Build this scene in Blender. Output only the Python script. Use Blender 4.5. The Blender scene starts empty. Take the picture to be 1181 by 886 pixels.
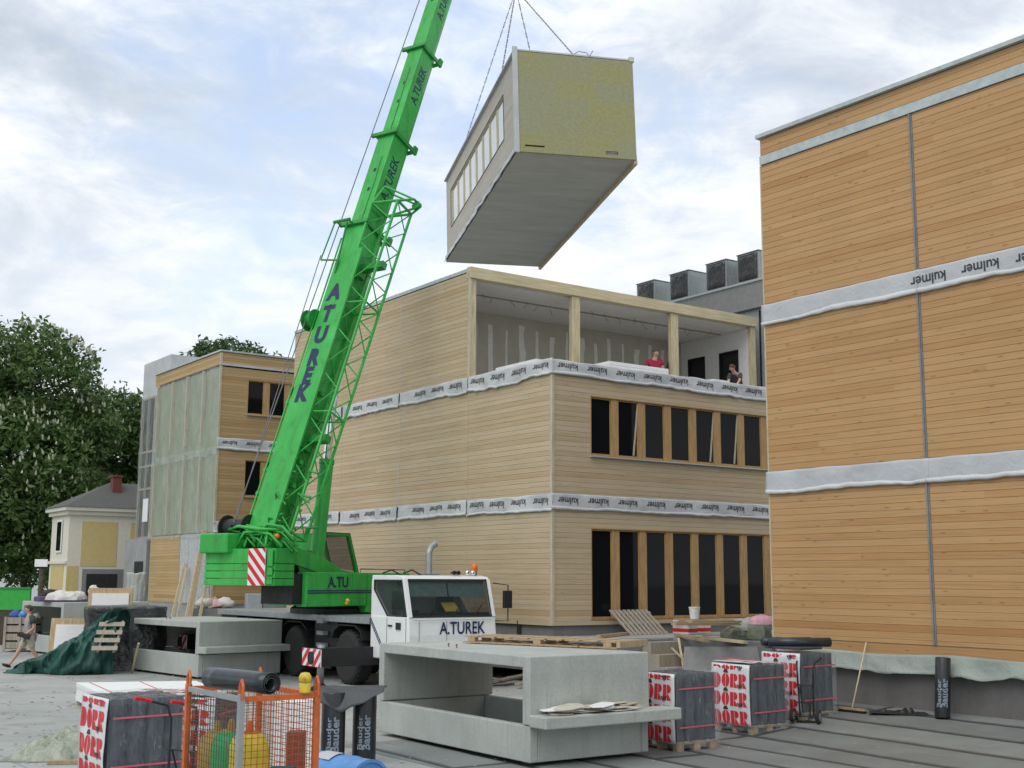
import bpy, bmesh, math, random
import numpy as np
from mathutils import Vector as V, Matrix, noise
random.seed(7); rng = np.random.default_rng(7)
S = bpy.context.scene
COL = S.collection
R = math.radians
PI = math.pi

# ------------------------------------------------------------------ camera
EYE = V((0, 0, 2.62)); FPX = 1417.5; PITCH = R(8.974); ROLL = R(.288)
_r = V((1, 0, 0)); FW = V((0, math.cos(PITCH), math.sin(PITCH))); _u = V((0, -math.sin(PITCH), math.cos(PITCH)))
CX_ = _r*math.cos(ROLL) + _u*math.sin(ROLL); CY_ = -_r*math.sin(ROLL) + _u*math.cos(ROLL)
cam = bpy.data.cameras.new('camera'); camo = bpy.data.objects.new('camera', cam); COL.objects.link(camo)
cam.sensor_width = 36; cam.lens = FPX/1181*36; cam.clip_end = 3000; cam.clip_start = .2
m = Matrix((CX_, CY_, -FW)).transposed().to_4x4(); m.translation = EYE; camo.matrix_world = m
S.camera = camo

# ------------------------------------------------------------------ sky, sun, exposure
SUN_EL, SUN_AZ = R(52), R(207)          # azimuth clockwise from +Y: behind the camera, to its left
w = bpy.data.worlds.new('World'); S.world = w; w.use_nodes = True
nt = w.node_tree; nt.nodes.clear()
def N(t, **k):
    n = nt.nodes.new(t)
    for a, b in k.items(): setattr(n, a, b)
    return n
out = N('ShaderNodeOutputWorld'); bg = N('ShaderNodeBackground'); bg.inputs[1].default_value = .1
sky = N('ShaderNodeTexSky', sky_type='NISHITA', sun_disc=False, sun_elevation=SUN_EL, sun_rotation=SUN_AZ)
sky.dust_density = 2.0; sky.ozone_density = 1.5
tc = N('ShaderNodeTexCoord'); sep = N('ShaderNodeSeparateXYZ'); nt.links.new(tc.outputs['Generated'], sep.inputs[0])
zz = N('ShaderNodeMath', operation='MAXIMUM'); nt.links.new(sep.outputs[2], zz.inputs[0]); zz.inputs[1].default_value = 0
za_ = N('ShaderNodeMath', operation='ADD'); nt.links.new(zz.outputs[0], za_.inputs[0]); za_.inputs[1].default_value = .22
dx = N('ShaderNodeMath', operation='DIVIDE'); nt.links.new(sep.outputs[0], dx.inputs[0]); nt.links.new(za_.outputs[0], dx.inputs[1])
dy = N('ShaderNodeMath', operation='DIVIDE'); nt.links.new(sep.outputs[1], dy.inputs[0]); nt.links.new(za_.outputs[0], dy.inputs[1])
cmb = N('ShaderNodeCombineXYZ'); nt.links.new(dx.outputs[0], cmb.inputs[0]); nt.links.new(dy.outputs[0], cmb.inputs[1])
def wnoise(scale, detail, rough, off, dist=0):
    mp = N('ShaderNodeMapping'); mp.inputs['Location'].default_value = off
    nt.links.new(cmb.outputs[0], mp.inputs[0])
    n = N('ShaderNodeTexNoise'); n.inputs['Scale'].default_value = scale; n.inputs['Detail'].default_value = detail
    n.inputs['Roughness'].default_value = rough; n.inputs['Distortion'].default_value = dist
    nt.links.new(mp.outputs[0], n.inputs['Vector']); return n
def ramp(src, stops):
    r = N('ShaderNodeValToRGB'); e = r.color_ramp.elements
    while len(e) < len(stops): e.new(.5)
    for q, (p, c) in zip(e, stops): q.position = p; q.color = (*c, 1)
    nt.links.new(src, r.inputs[0]); return r
def wmix(fac, a, b):
    x = N('ShaderNodeMix', data_type='RGBA')
    nt.links.new(fac, x.inputs[0])
    for s, i in ((a, 6), (b, 7)):
        if isinstance(s, tuple): x.inputs[i].default_value = (*s, 1)
        else: nt.links.new(s, x.inputs[i])
    return x.outputs[2]
n1 = wnoise(1.75, 10, .60, (2.3, 4.1, 0), .5); n2 = wnoise(.8, 6, .55, (11.2, 8.8, 4), .3)
n3 = wnoise(6.5, 8, .62, (1.3, 2.1, 5), .6); na = N('ShaderNodeMath', operation='MULTIPLY_ADD'); nt.links.new(n3.outputs[0], na.inputs[0]); na.inputs[1].default_value = .34; na.inputs[2].default_value = -.17
ns = N('ShaderNodeMath', operation='ADD'); nt.links.new(n1.outputs[0], ns.inputs[0]); nt.links.new(na.outputs[0], ns.inputs[1])
cl = ramp(ns.outputs[0], [(.33, (4.3, 4.85, 5.6)), (.43, (5.3, 5.8, 6.5)), (.50, (6.6, 6.95, 7.4)), (.57, (7.5, 7.75, 8.0)), (.66, (8.2, 8.3, 8.4))])
blue = N('ShaderNodeMix', data_type='RGBA', blend_type='ADD'); blue.inputs[0].default_value = 1
nt.links.new(sky.outputs[0], blue.inputs[6]); blue.inputs[7].default_value = (2.7, 3.1, 3.75, 1)
nm = N('ShaderNodeMath', operation='ADD'); nt.links.new(n2.outputs[0], nm.inputs[0]); nt.links.new(na.outputs[0], nm.inputs[1])
msk = ramp(nm.outputs[0], [(.29, (0, 0, 0)), (.45, (1, 1, 1))])
base = wmix(msk.outputs[0], blue.outputs[2], cl.outputs[0])
hz = N('ShaderNodeMapRange'); nt.links.new(sep.outputs[2], hz.inputs[0])
hz.inputs[1].default_value = .02; hz.inputs[2].default_value = .38; hz.inputs[3].default_value = .75; hz.inputs[4].default_value = 0
full = wmix(hz.outputs[0], base, (7.0, 7.35, 7.7))
gr = N('ShaderNodeMapRange'); nt.links.new(sep.outputs[2], gr.inputs[0])   # below the horizon: dull ground bounce
gr.inputs[1].default_value = -.05; gr.inputs[2].default_value = 0
full = wmix(gr.outputs[0], (2.4, 2.4, 2.2), full)
nt.links.new(full, bg.inputs[0]); nt.links.new(bg.outputs[0], out.inputs[0])

sl = bpy.data.lights.new('sun', 'SUN'); sl.energy = 1.0; sl.angle = R(45); sl.color = (1, .96, .9)
so = bpy.data.objects.new('sun', sl); COL.objects.link(so)
sd = V((math.sin(SUN_AZ)*math.cos(SUN_EL), math.cos(SUN_AZ)*math.cos(SUN_EL), math.sin(SUN_EL)))
so.rotation_euler = sd.to_track_quat('Z', 'Y').to_euler(); so.location = (0, 0, 40)
S.view_settings.view_transform = 'Standard'; S.view_settings.look = 'None'
S.view_settings.exposure = .44; S.view_settings.gamma = 1; S.view_settings.use_curve_mapping = False
S.render.engine = 'CYCLES'; S.cycles.max_bounces = 6; S.cycles.transparent_max_bounces = 12
S.cycles.use_denoising = True

# ------------------------------------------------------------------ survey helpers (photo pixel -> point on a real plane)
def ray(px, py): return CX_*((px-590.5)/FPX) - CY_*((py-443)/FPX) + FW
def G(px, py, z=0.0):
    d = ray(px, py); return EYE + d*((z-EYE.z)/d.z)
def onplane(px, py, p, n):
    d = ray(px, py); n = V(n); return EYE + d*((V(p)-EYE).dot(n)/d.dot(n))
def pix(p):
    d = V(p)-EYE; q = d.dot(FW); return 590.5+FPX*d.dot(CX_)/q, 443-FPX*d.dot(CY_)/q

# ------------------------------------------------------------------ mesh builder
class MB:
    def __init__(s): s.v = []; s.f = []; s.m = []; s.mi = 0
    def add(s, vs, fs):
        b = len(s.v); s.v += [tuple(x) for x in vs]; s.f += [tuple(i+b for i in f) for f in fs]; s.m += [s.mi]*len(fs); return s
    def mat(s, i): s.mi = i; return s
    def hexa(s, c): return s.add(c, [(0, 3, 2, 1), (4, 5, 6, 7), (0, 1, 5, 4), (1, 2, 6, 5), (2, 3, 7, 6), (3, 0, 4, 7)])
    def box(s, a, b):
        x0, x1 = sorted((a[0], b[0])); y0, y1 = sorted((a[1], b[1])); z0, z1 = sorted((a[2], b[2]))
        return s.hexa([(x0, y0, z0), (x1, y0, z0), (x1, y1, z0), (x0, y1, z0), (x0, y0, z1), (x1, y0, z1), (x1, y1, z1), (x0, y1, z1)])
    def obox(s, c, ax, ay, az):          # centre and three half-axis vectors
        c, ax, ay, az = V(c), V(ax), V(ay), V(az)
        return s.hexa([c-ax-ay-az, c+ax-ay-az, c+ax+ay-az, c-ax+ay-az, c-ax-ay+az, c+ax-ay+az, c+ax+ay+az, c-ax+ay+az])
    def bar(s, p, q, w, h, up=(0, 0, 1)):
        p, q = V(p), V(q); t = (q-p).normalized(); up = V(up)
        x = t.cross(up)
        if x.length < 1e-4: x = t.cross(V((1, 0, 0)))
        x.normalize(); y = x.cross(t)
        return s.obox((p+q)/2, x*w/2, (q-p)/2, y*h/2)
    def taper(s, p, q, w0, h0, w1, h1, xd, yd):
        p, q, xd, yd = V(p), V(q), V(xd), V(yd); c = []
        for o, w_, h_ in ((p, w0, h0), (q, w1, h1)):
            c += [o-xd*w_/2-yd*h_/2, o+xd*w_/2-yd*h_/2, o+xd*w_/2+yd*h_/2, o-xd*w_/2+yd*h_/2]
        return s.hexa(c)
    def tube(s, p, q, r, n=8, r2=None, cap=True):
        return s.path([p, q], r, n, [r, r if r2 is None else r2], cap)
    def path(s, pts, r, n=6, rs=None, cap=True):
        pts = [V(p) for p in pts]; b = len(s.v); prev = None; vs = []
        for i, p in enumerate(pts):
            t = (pts[min(i+1, len(pts)-1)]-pts[max(i-1, 0)]).normalized()
            if prev is None:
                a = t.cross(V((0, 0, 1)));
                if a.length < 1e-3: a = t.cross(V((1, 0, 0)))
            else: a = prev - t*prev.dot(t)
            a.normalize(); prev = a; c = t.cross(a); rr = rs[i] if rs else r
            for k in range(n):
                an = 2*PI*k/n; vs.append(p + (a*math.cos(an)+c*math.sin(an))*rr)
        fs = []
        for i in range(len(pts)-1):
            for k in range(n):
                k2 = (k+1) % n; fs.append((i*n+k, i*n+k2, (i+1)*n+k2, (i+1)*n+k))
        if cap: fs.append(tuple(range(n-1, -1, -1))); fs.append(tuple((len(pts)-1)*n+k for k in range(n)))
        return s.add(vs, fs)
    def lathe(s, prof, o=(0, 0, 0), ax=(0, 0, 1), n=20):   # prof: (radius, height)
        o, ax = V(o), V(ax).normalized(); a = ax.cross(V((0, 1, 0)))
        if a.length < 1e-3: a = ax.cross(V((1, 0, 0)))
        a.normalize(); c = ax.cross(a); vs = []; fs = []
        for r, h in prof:
            for k in range(n):
                an = 2*PI*k/n; vs.append(o+ax*h+(a*math.cos(an)+c*math.sin(an))*max(r, 1e-4))
        for i in range(len(prof)-1):
            for k in range(n):
                k2 = (k+1) % n; fs.append((i*n+k, i*n+k2, (i+1)*n+k2, (i+1)*n+k))
        fs.append(tuple(range(n-1, -1, -1))); fs.append(tuple((len(prof)-1)*n+k for k in range(n)))
        return s.add(vs, fs)
    def grid(s, fn, nu, nv):
        vs = [fn(i/nu, j/nv) for j in range(nv+1) for i in range(nu+1)]
        fs = [(j*(nu+1)+i, j*(nu+1)+i+1, (j+1)*(nu+1)+i+1, (j+1)*(nu+1)+i) for j in range(nv) for i in range(nu)]
        return s.add(vs, fs)
    def prism(s, poly, d):               # planar polygon extruded along d
        poly = [V(p) for p in poly]; d = V(d); n = len(poly)
        return s.add(poly+[p+d for p in poly], [tuple(range(n-1, -1, -1)), tuple(range(n, 2*n))]+[(i, (i+1) % n, n+(i+1) % n, n+i) for i in range(n)])
    def sphere(s, c, r, n=12, m_=8, sc=(1, 1, 1)):
        return s.add(*_sph(c, r, n, m_, sc))
    def build(s, name, mats, parent=None, smooth=False, bevel=0, world=False, solid=0, fix=True, label=None):
        me = bpy.data.meshes.new(name)
        vs = s.v
        if parent is not None and world:
            inv = parent.matrix_world_inv if hasattr(parent, 'matrix_world_inv') else MW[parent.name].inverted()
            vs = [inv @ V(p) for p in vs]
        me.from_pydata([tuple(p) for p in vs], [], s.f)
        for q in (mats if isinstance(mats, (list, tuple)) else [mats]): me.materials.append(q)
        if any(s.m): me.polygons.foreach_set('material_index', s.m)
        if fix:
            bm = bmesh.new(); bm.from_mesh(me); bmesh.ops.recalc_face_normals(bm, faces=bm.faces); bm.to_mesh(me); bm.free()
        if smooth: me.polygons.foreach_set('use_smooth', [True]*len(me.polygons))
        o = bpy.data.objects.new(name, me); COL.objects.link(o)
        if parent is not None: o.parent = parent; MW[o.name] = MW.get(parent.name, Matrix())
        else: MW[o.name] = Matrix()
        if solid:
            q = o.modifiers.new('thickness', 'SOLIDIFY'); q.thickness = solid; q.offset = 0
        if bevel:
            q = o.modifiers.new('bevel', 'BEVEL'); q.width = bevel; q.segments = 2; q.limit_method = 'ANGLE'; q.angle_limit = R(40)
        if label: o['label'] = label
        return o
def _sph(c, r, n, m_, sc):
    c = V(c); vs = []; fs = []
    for j in range(m_+1):
        th = PI*j/m_
        for i in range(n):
            ph = 2*PI*i/n; vs.append(c+V((r*sc[0]*math.sin(th)*math.cos(ph), r*sc[1]*math.sin(th)*math.sin(ph), r*sc[2]*math.cos(th))))
    for j in range(m_):
        for i in range(n):
            i2 = (i+1) % n; fs.append((j*n+i, (j+1)*n+i, (j+1)*n+i2, j*n+i2))
    return vs, fs
MW = {}
def thing(name, label, cat, loc=(0, 0, 0), rotz=0, group=None):
    o = bpy.data.objects.new(name, None); COL.objects.link(o); o.empty_display_size = .3
    o.location = loc; o.rotation_euler = (0, 0, rotz); o['label'] = label; o['category'] = cat
    if group: o['group'] = group
    MW[o.name] = Matrix.Translation(V(loc)) @ Matrix.Rotation(rotz, 4, 'Z')
    return o
def tag(o, label, cat, group=None):
    o['label'] = label; o['category'] = cat
    if group: o['group'] = group
    return o
def struct(o): o['kind'] = 'structure'; return o
def dup(root, loc, rotz, label, group=None):
    def cp(o, par):
        c = o.copy(); COL.objects.link(c)
        if par is not None: c.parent = par
        for ch in o.children: cp(ch, c)
        return c
    r = cp(root, None); r.location = loc; r.rotation_euler = (0, 0, rotz); r['label'] = label
    if group: r['group'] = group
    MW[r.name] = Matrix.Translation(V(loc)) @ Matrix.Rotation(rotz, 4, 'Z')
    return r
_tcache = {}
def text2d(txt, size, fat=0.0):
    """flat lettering: (verts2d, faces), centred on x and y"""
    key = (txt, size, fat)
    if key in _tcache: return _tcache[key]
    cu = bpy.data.curves.new('t', 'FONT'); cu.body = txt; cu.size = size; cu.offset = fat*size; cu.resolution_u = 3
    cu.align_x = 'CENTER'; cu.align_y = 'CENTER'
    o = bpy.data.objects.new('t', cu); COL.objects.link(o)
    dg = bpy.context.evaluated_depsgraph_get(); dg.update()
    me = bpy.data.meshes.new_from_object(o.evaluated_get(dg))
    r = ([(v.co.x, v.co.y) for v in me.vertices], [tuple(p.vertices) for p in me.polygons])
    bpy.data.objects.remove(o); bpy.data.curves.remove(cu); bpy.data.meshes.remove(me)
    _tcache[key] = r; return r
def letter(mb, txt, size, c, xd, yd, fat=0.0, sx=1.0, fn=None):
    vs, fs = text2d(txt, size, fat); c, xd, yd = V(c), V(xd), V(yd)
    pts = [c+xd*(x*sx)+yd*y for x, y in vs]
    if fn: pts = [fn(p) for p in pts]
    mb.add(pts, fs)
def nz(x, y, z=0, s=1.0): return noise.noise(V((x*s, y*s, z*s)))

# ------------------------------------------------------------------ materials
class MT:
    def __init__(s, name):
        s.mt = bpy.data.materials.new(name); s.mt.use_nodes = True; s.nt = s.mt.node_tree
        s.b = s.nt.nodes['Principled BSDF']; s.out = s.nt.nodes['Material Output']
        s.tc = s.nt.nodes.new('ShaderNodeTexCoord')
    def n(s, t, **k):
        x = s.nt.nodes.new(t)
        for a, b in k.items(): setattr(x, a, b)
        return x
    def l(s, a, b): s.nt.links.new(a, b)
    def math(s, op, a, b=None, c=None):
        x = s.n('ShaderNodeMath', operation=op)
        for i, q in enumerate((a, b, c)):
            if q is None: continue
            if isinstance(q, (int, float)): x.inputs[i].default_value = q
            else: s.l(q, x.inputs[i])
        return x.outputs[0]
    def xyz(s, coord='Object'):
        x = s.n('ShaderNodeSeparateXYZ'); s.l(s.tc.outputs[coord], x.inputs[0]); return x.outputs
    def comb(s, x, y, z=0.0):
        c = s.n('ShaderNodeCombineXYZ')
        for i, q in enumerate((x, y, z)):
            if isinstance(q, (int, float)): c.inputs[i].default_value = q
            else: s.l(q, c.inputs[i])
        return c.outputs[0]
    def noise(s, scale, detail=4, rough=.55, vec=None, dist=0, stretch=None):
        x = s.n('ShaderNodeTexNoise'); x.inputs['Scale'].default_value = scale; x.inputs['Detail'].default_value = detail
        x.inputs['Roughness'].default_value = rough; x.inputs['Distortion'].default_value = dist
        v = vec if vec is not None else s.tc.outputs['Object']
        if stretch:
            mp = s.n('ShaderNodeMapping'); mp.inputs['Scale'].default_value = stretch; s.l(v, mp.inputs[0]); v = mp.outputs[0]
        s.l(v, x.inputs['Vector']); return x.outputs[0]
    def ramp(s, src, stops):
        r = s.n('ShaderNodeValToRGB'); e = r.color_ramp.elements
        while len(e) < len(stops): e.new(.5)
        for q, (p, c) in zip(e, stops): q.position = p; q.color = (*(c if isinstance(c, tuple) else (c, c, c)), 1)
        s.l(src, r.inputs[0]); return r.outputs[0]
    def mix(s, fac, a, b, mode='MIX'):
        x = s.n('ShaderNodeMix', data_type='RGBA', blend_type=mode)
        for q, i in ((fac, 0), (a, 6), (b, 7)):
            if isinstance(q, (int, float)): x.inputs[i].default_value = q
            elif isinstance(q, tuple): x.inputs[i].default_value = (*q, 1)
            else: s.l(q, x.inputs[i])
        return x.outputs[2]
    def set(s, col=None, rough=None, metal=None, spec=None, bump=None, bd=.01, bs=.5):
        for q, k in ((col, 'Base Color'), (rough, 'Roughness'), (metal, 'Metallic'), (spec, 'Specular IOR Level')):
            if q is None: continue
            if isinstance(q, (int, float)): s.b.inputs[k].default_value = q
            elif isinstance(q, tuple): s.b.inputs[k].default_value = (*q, 1)
            else: s.l(q, s.b.inputs[k])
        if bump is not None:
            x = s.n('ShaderNodeBump'); x.inputs['Distance'].default_value = bd; x.inputs['Strength'].default_value = bs
            s.l(bump, x.inputs['Height']); s.l(x.outputs[0], s.b.inputs['Normal'])
        return s.mt
def plain(name, col, rough=.6, metal=0, var=.18, scale=6.0, bump=0, spec=.4):
    """paint-like surface with faint mottling"""
    q = MT(name); n_ = q.noise(scale, 5, .6)
    c = q.ramp(n_, [(.25, tuple(x*(1-var) for x in col)), (.75, tuple(min(1, x*(1+var)) for x in col))])
    return q.set(c, q.ramp(n_, [(.3, min(1, rough*1.15)), (.7, rough*.85)]), metal, spec, n_ if bump else None, .01, bump or .1)
def concrete(name, col, scale=1.0, dark=.55, streak=True, bump=.25):
    q = MT(name); a = q.noise(1.3*scale, 6, .6); b = q.noise(22*scale, 5, .65)
    c = q.ramp(a, [(.3, tuple(x*.78 for x in col)), (.52, col), (.72, tuple(min(1, x*1.16) for x in col))])
    c = q.mix(.35, c, q.ramp(b, [(.3, tuple(x*.7 for x in col)), (.7, tuple(min(1, x*1.2) for x in col))]))
    if streak:
        st = q.noise(3.0, 5, .6, stretch=(3, 3, .25)); c = q.mix(q.ramp(st, [(.56, 0.0), (.78, .45)]), c, tuple(x*dark for x in col))
    vo = q.n('ShaderNodeTexVoronoi'); vo.inputs['Scale'].default_value = 26*scale; q.l(q.tc.outputs['Object'], vo.inputs['Vector'])
    vm = q.noise(3*scale, 3, .5); pit = q.math('MULTIPLY', q.ramp(vo.outputs[0], [(.10, 1.0), (.17, 0.0)]), q.ramp(vm, [(.5, 0.0), (.6, .55)])); c = q.mix(pit, c, tuple(x*.4 for x in col))
    dr = q.noise(5*scale, 4, .6, stretch=(2.2, 2.2, .12)); c = q.mix(q.ramp(dr, [(.60, 0.0), (.70, .35)]), c, tuple(x*.62 for x in col))
    h = q.noise(120*scale, 3, .6)
    return q.set(c, .85, 0, .3, h, .004, bump)
def timber(name, tones, board=.13, knots=.5, run=3.9, rough=.62, gscale=1.0, wash=None):
    """horizontal boards in the building's own frame: tone per board, end joints, grain and knots"""
    q = MT(name); x, y, z = q.xyz(); s_ = q.math('ADD', x, y)
    k = q.math('FLOOR', q.math('DIVIDE', q.math('ADD', z, .0007), board))
    wn = q.n('ShaderNodeTexWhiteNoise', noise_dimensions='1D'); q.l(k, wn.inputs['W'])
    j = q.math('FLOOR', q.math('DIVIDE', q.math('ADD', s_, q.math('MULTIPLY', wn.outputs[0], 9.0)), run))
    w2 = q.n('ShaderNodeTexWhiteNoise', noise_dimensions='2D'); q.l(q.comb(k, j), w2.inputs['Vector'])
    t = q.ramp(w2.outputs[0], [(0, tones[0]), (.35, tones[1]), (.7, tones[2]), (.93, tones[2]), (1, tones[3])])
    off = q.math('MULTIPLY', w2.outputs[0], 37.0)
    g = q.noise(1.0, 6, .62, vec=q.comb(q.math('MULTIPLY', s_, .9*gscale), q.math('MULTIPLY', z, 45*gscale), off), dist=.6)
    t = q.mix(.5, t, q.ramp(g, [(.3, (.62, .58, .52)), (.5, (1, 1, 1)), (.72, (1.18, 1.16, 1.12))]), 'MULTIPLY')
    if knots:
        vo = q.n('ShaderNodeTexVoronoi', voronoi_dimensions='3D'); vo.inputs['Scale'].default_value = 1
        q.l(q.comb(q.math('MULTIPLY', s_, 2.1), q.math('MULTIPLY', z, 7.0), off), vo.inputs['Vector'])
        t = q.mix(q.ramp(vo.outputs[0], [(.07, knots), (.16, 0.0)]), t, tuple(c*.42 for c in tones[3]))
    big = q.noise(.35, 4, .6); t = q.mix(.5, t, q.ramp(big, [(.3, (.86, .86, .88)), (.7, (1.1, 1.09, 1.06))]), 'MULTIPLY')
    if wash: t = q.mix(q.ramp(q.noise(.22, 3, .5), [(.35, 0.0), (.65, .7)]), t, wash)
    return q.set(t, rough, 0, .35, g, .004, .3)
def woodbeam(name, col, rough=.6):
    q = MT(name); g = q.noise(1.2, 5, .6, stretch=(6, 6, 6), dist=1.2); f = q.noise(18, 4, .6, stretch=(1, 1, .12))
    c = q.ramp(f, [(.3, tuple(x*.74 for x in col)), (.55, col), (.75, tuple(min(1, x*1.14) for x in col))])
    c = q.mix(.4, c, q.ramp(g, [(.3, (.75, .72, .68)), (.7, (1.1, 1.08, 1.05))]), 'MULTIPLY')
    return q.set(c, rough, 0, .3, f, .003, .25)
def sheet(name, col, rough=.35, wr=6.0, spec=.5, bd=.05, var=.2):
    """creased plastic or woven sheeting"""
    q = MT(name); n_ = q.noise(wr, 5, .6, dist=1.2); m_ = q.noise(1.1, 3, .5)
    c = q.ramp(m_, [(.3, tuple(x*(1-var) for x in col)), (.7, tuple(min(1, x*(1+var*.6)) for x in col))])
    return q.set(c, rough, 0, spec, n_, bd, .55)
def film(name, col, alpha, rough=.15, wr=5.0):
    """see-through wrapping"""
    q = MT(name); n_ = q.noise(wr, 5, .6, dist=1.5, stretch=(1.6, 1.6, .5))
    q.set(col, rough, 0, .6, n_, .03, .6)
    r_ = q.noise(wr*1.7, 4, .6, dist=2, stretch=(1.5, 1.5, .3))  # opaque streaks put in for the glossy highlights on the film
    q.l(q.math('ADD', q.ramp(n_, [(.3, alpha*.5), (.7, min(1, alpha*1.3))]), q.ramp(r_, [(.60, 0.0), (.76, .30)])), q.b.inputs['Alpha'])
    return q.mt
def glass(name, col=(.012, .014, .016), rough=.04, spec=.6):
    q = MT(name); n_ = q.noise(.6, 2, .5)
    return q.set(col, rough, 0, spec, n_, .01, .08)

def cranepaint():
    q = MT('crane_green'); a = q.noise(.7, 5, .6); st = q.noise(1.6, 6, .68, stretch=(3, 3, .35), dist=.5); g = q.noise(7, 6, .7); d = q.noise(2.4, 6, .7, dist=1)
    c = q.ramp(a, [(.3, (.022, .31, .042)), (.55, (.032, .40, .06)), (.75, (.06, .46, .10))])
    c = q.mix(q.ramp(st, [(.48, 0.0), (.72, .55)]), c, (.03, .16, .04)); c = q.mix(q.ramp(g, [(.60, 0.0), (.72, .35)]), c, (.09, .42, .12))
    c = q.mix(q.ramp(d, [(.60, 0.0), (.70, .7)]), c, (.05, .10, .045))
    return q.set(c, q.ramp(st, [(.4, .34), (.7, .6)]), 0, .45, g, .003, .15)
M = {}
M['larch'] = timber('larch_boards', [(.425, .243, .10), (.455, .268, .115), (.475, .29, .132), (.395, .208, .078)], run=8)
M['spruce'] = timber('spruce_boards', [(.475, .362, .222), (.505, .396, .255), (.53, .425, .285), (.465, .325, .185)], knots=.3, run=14)
M['spruce_left'] = timber('spruce_boards_honey', [(.40, .265, .115), (.44, .30, .14), (.47, .335, .17), (.37, .225, .095)], knots=.2, run=14)
M['white_boards'] = timber('pale_spruce_boards', [(.42, .385, .33), (.44, .41, .355), (.46, .43, .375), (.40, .36, .305)], knots=.05, run=14)
M['trim'] = woodbeam('pale_trim', (.52, .46, .33)); M['beam'] = woodbeam('fresh_beam', (.56, .49, .31))
M['mullion'] = woodbeam('oiled_mullion', (.46, .29, .125)); M['plank'] = woodbeam('rough_plank', (.48, .38, .24))
M['greywood'] = woodbeam('weathered_wood', (.36, .32, .26)); M['pallet'] = woodbeam('pallet_wood', (.42, .31, .19))
M['plywood'] = woodbeam('ply_edge', (.50, .38, .22))
M['glass'] = glass('dark_pane', (.008, .009, .010), .025, .12); M['dark'] = plain('dark_interior', (.02, .02, .02), .8)
M['wrap'] = sheet('roof_membrane_wrap', (.53, .545, .55), .4, 7, .45, .05, .25)
M['wrapplain'] = sheet('grey_wrap', (.46, .475, .49), .45, 5, .4, .03, .15)
M['ink'] = plain('print_black', (.03, .03, .032), .5); M['cap'] = plain('zinc_coping', (.42, .47, .47), .45, .2)
M['seam'] = plain('grey_seam_strip', (.42, .44, .44), .6); M['plaster'] = plain('white_plaster', (.68, .68, .66), .85, var=.06)
M['board'] = plain('gypsum_board', (.46, .435, .36), .85, var=.08, scale=2); M['filler'] = plain('joint_filler', (.70, .70, .66), .85, var=.1)
M['ceiling'] = plain('ceiling_board', (.62, .60, .57), .85, var=.05)
M['concrete'] = concrete('precast_concrete', (.40, .425, .395)); M['greybase'] = concrete('base_concrete', (.30, .31, .31))
M['plinth'] = concrete('fibre_plinth', (.145, .138, .132), 1.5, .7, True, .5); M['upstand'] = concrete('terrace_concrete', (.22, .225, .225))
M['flap'] = sheet('green_grey_membrane', (.29, .335, .30), .5, 4, .4, .06)
M['xps'] = plain('pale_green_board', (.50, .55, .42), .8)
M['panelgrey'] = plain('grey_board', (.235, .235, .23), .8, var=.1)
M['white'] = plain('white_board', (.74, .75, .74), .7, var=.05); M['bag'] = sheet('white_sacks', (.66, .64, .6), .6, 8, .3, .04)
M['green'] = cranepaint(); M['green_dk'] = plain('crane_green_dark', (.02, .25, .04), .45, 0, .2)  # green_dk: deeper green for collars, reels, brackets and rails
M['navy'] = plain('lettering_navy', (.014, .02, .075), .5); M['cabwhite'] = plain('cab_white', (.74, .76, .75), .35, var=.05)
M['black'] = plain('black_steel', (.016, .016, .017), .5); M['rubber'] = plain('tyre_rubber', (.028, .028, .027), .85, bump=.4, scale=30)
M['steel'] = plain('grey_steel', (.33, .35, .36), .45, .5); M['chrome'] = plain('chrome', (.75, .76, .77), .12, 1, .05)
M['red'] = plain('signal_red', (.55, .022, .03), .5); M['redwhite_w'] = plain('signal_white', (.74, .74, .73), .5, var=.05)
M['orange'] = plain('orange_paint', (.50, .115, .025), .5, var=.25, scale=14); M['amber'] = plain('amber_lens', (.75, .16, .02), .2)
M['yellow'] = plain('yellow_paint', (.62, .48, .05), .5, var=.2, scale=10); M['brownbottle'] = plain('ochre_paint', (.40, .25, .05), .55, var=.25, scale=9)
M['bottlegreen'] = plain('bottle_green', (.02, .33, .10), .45, var=.2); M['blue'] = plain('blue_paint', (.09, .26, .55), .4, var=.15)
M['rope'] = plain('wire_rope', (.17, .18, .18), .5, .4); M['chain'] = plain('lifting_chain_steel', (.16, .16, .15), .5, .6)
M['seat'] = plain('cab_seat', (.05, .055, .06), .8); M['visor'] = plain('blind_teal', (.20, .34, .31), .7)
M['bitumen'] = sheet('bitumen_sheet', (.052, .056, .062), .5, 30, .45, .01); M['roll'] = plain('bitumen_roll', (.028, .035, .044), .22, var=.3, scale=12)
M['film'] = film('stretch_film', (.50, .56, .60), .17, .07, 9); M['blackfilm'] = sheet('black_foil', (.022, .024, .026), .2, 3.2, .7, .12)
M['greentarp'] = sheet('green_tarpaulin', (.012, .075, .058), .42, 5, .45, .08); M['tarp'] = sheet('pale_green_scaffold_sheet', (.25, .295, .175), .5, 2.5, .4, .03, .12)
M['clearfilm'] = film('clear_sheet', (.50, .56, .52), .30, .2, 2.0); M['greysheet'] = sheet('grey_sheet', (.40, .42, .38), .4, 3, .45, .08)
M['house'] = plain('ochre_render', (.56, .44, .20), .9, var=.08); M['housewhite'] = plain('cream_render', (.66, .63, .54), .9, var=.06)
M['rooftile'] = plain('slate_roof', (.10, .102, .098), .8, var=.25, scale=18); M['brick'] = plain('brick_red', (.16, .055, .042), .85, var=.25, scale=25)
M['bark'] = plain('bark', (.07, .055, .04), .9, var=.35, scale=10, bump=.5)
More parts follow.
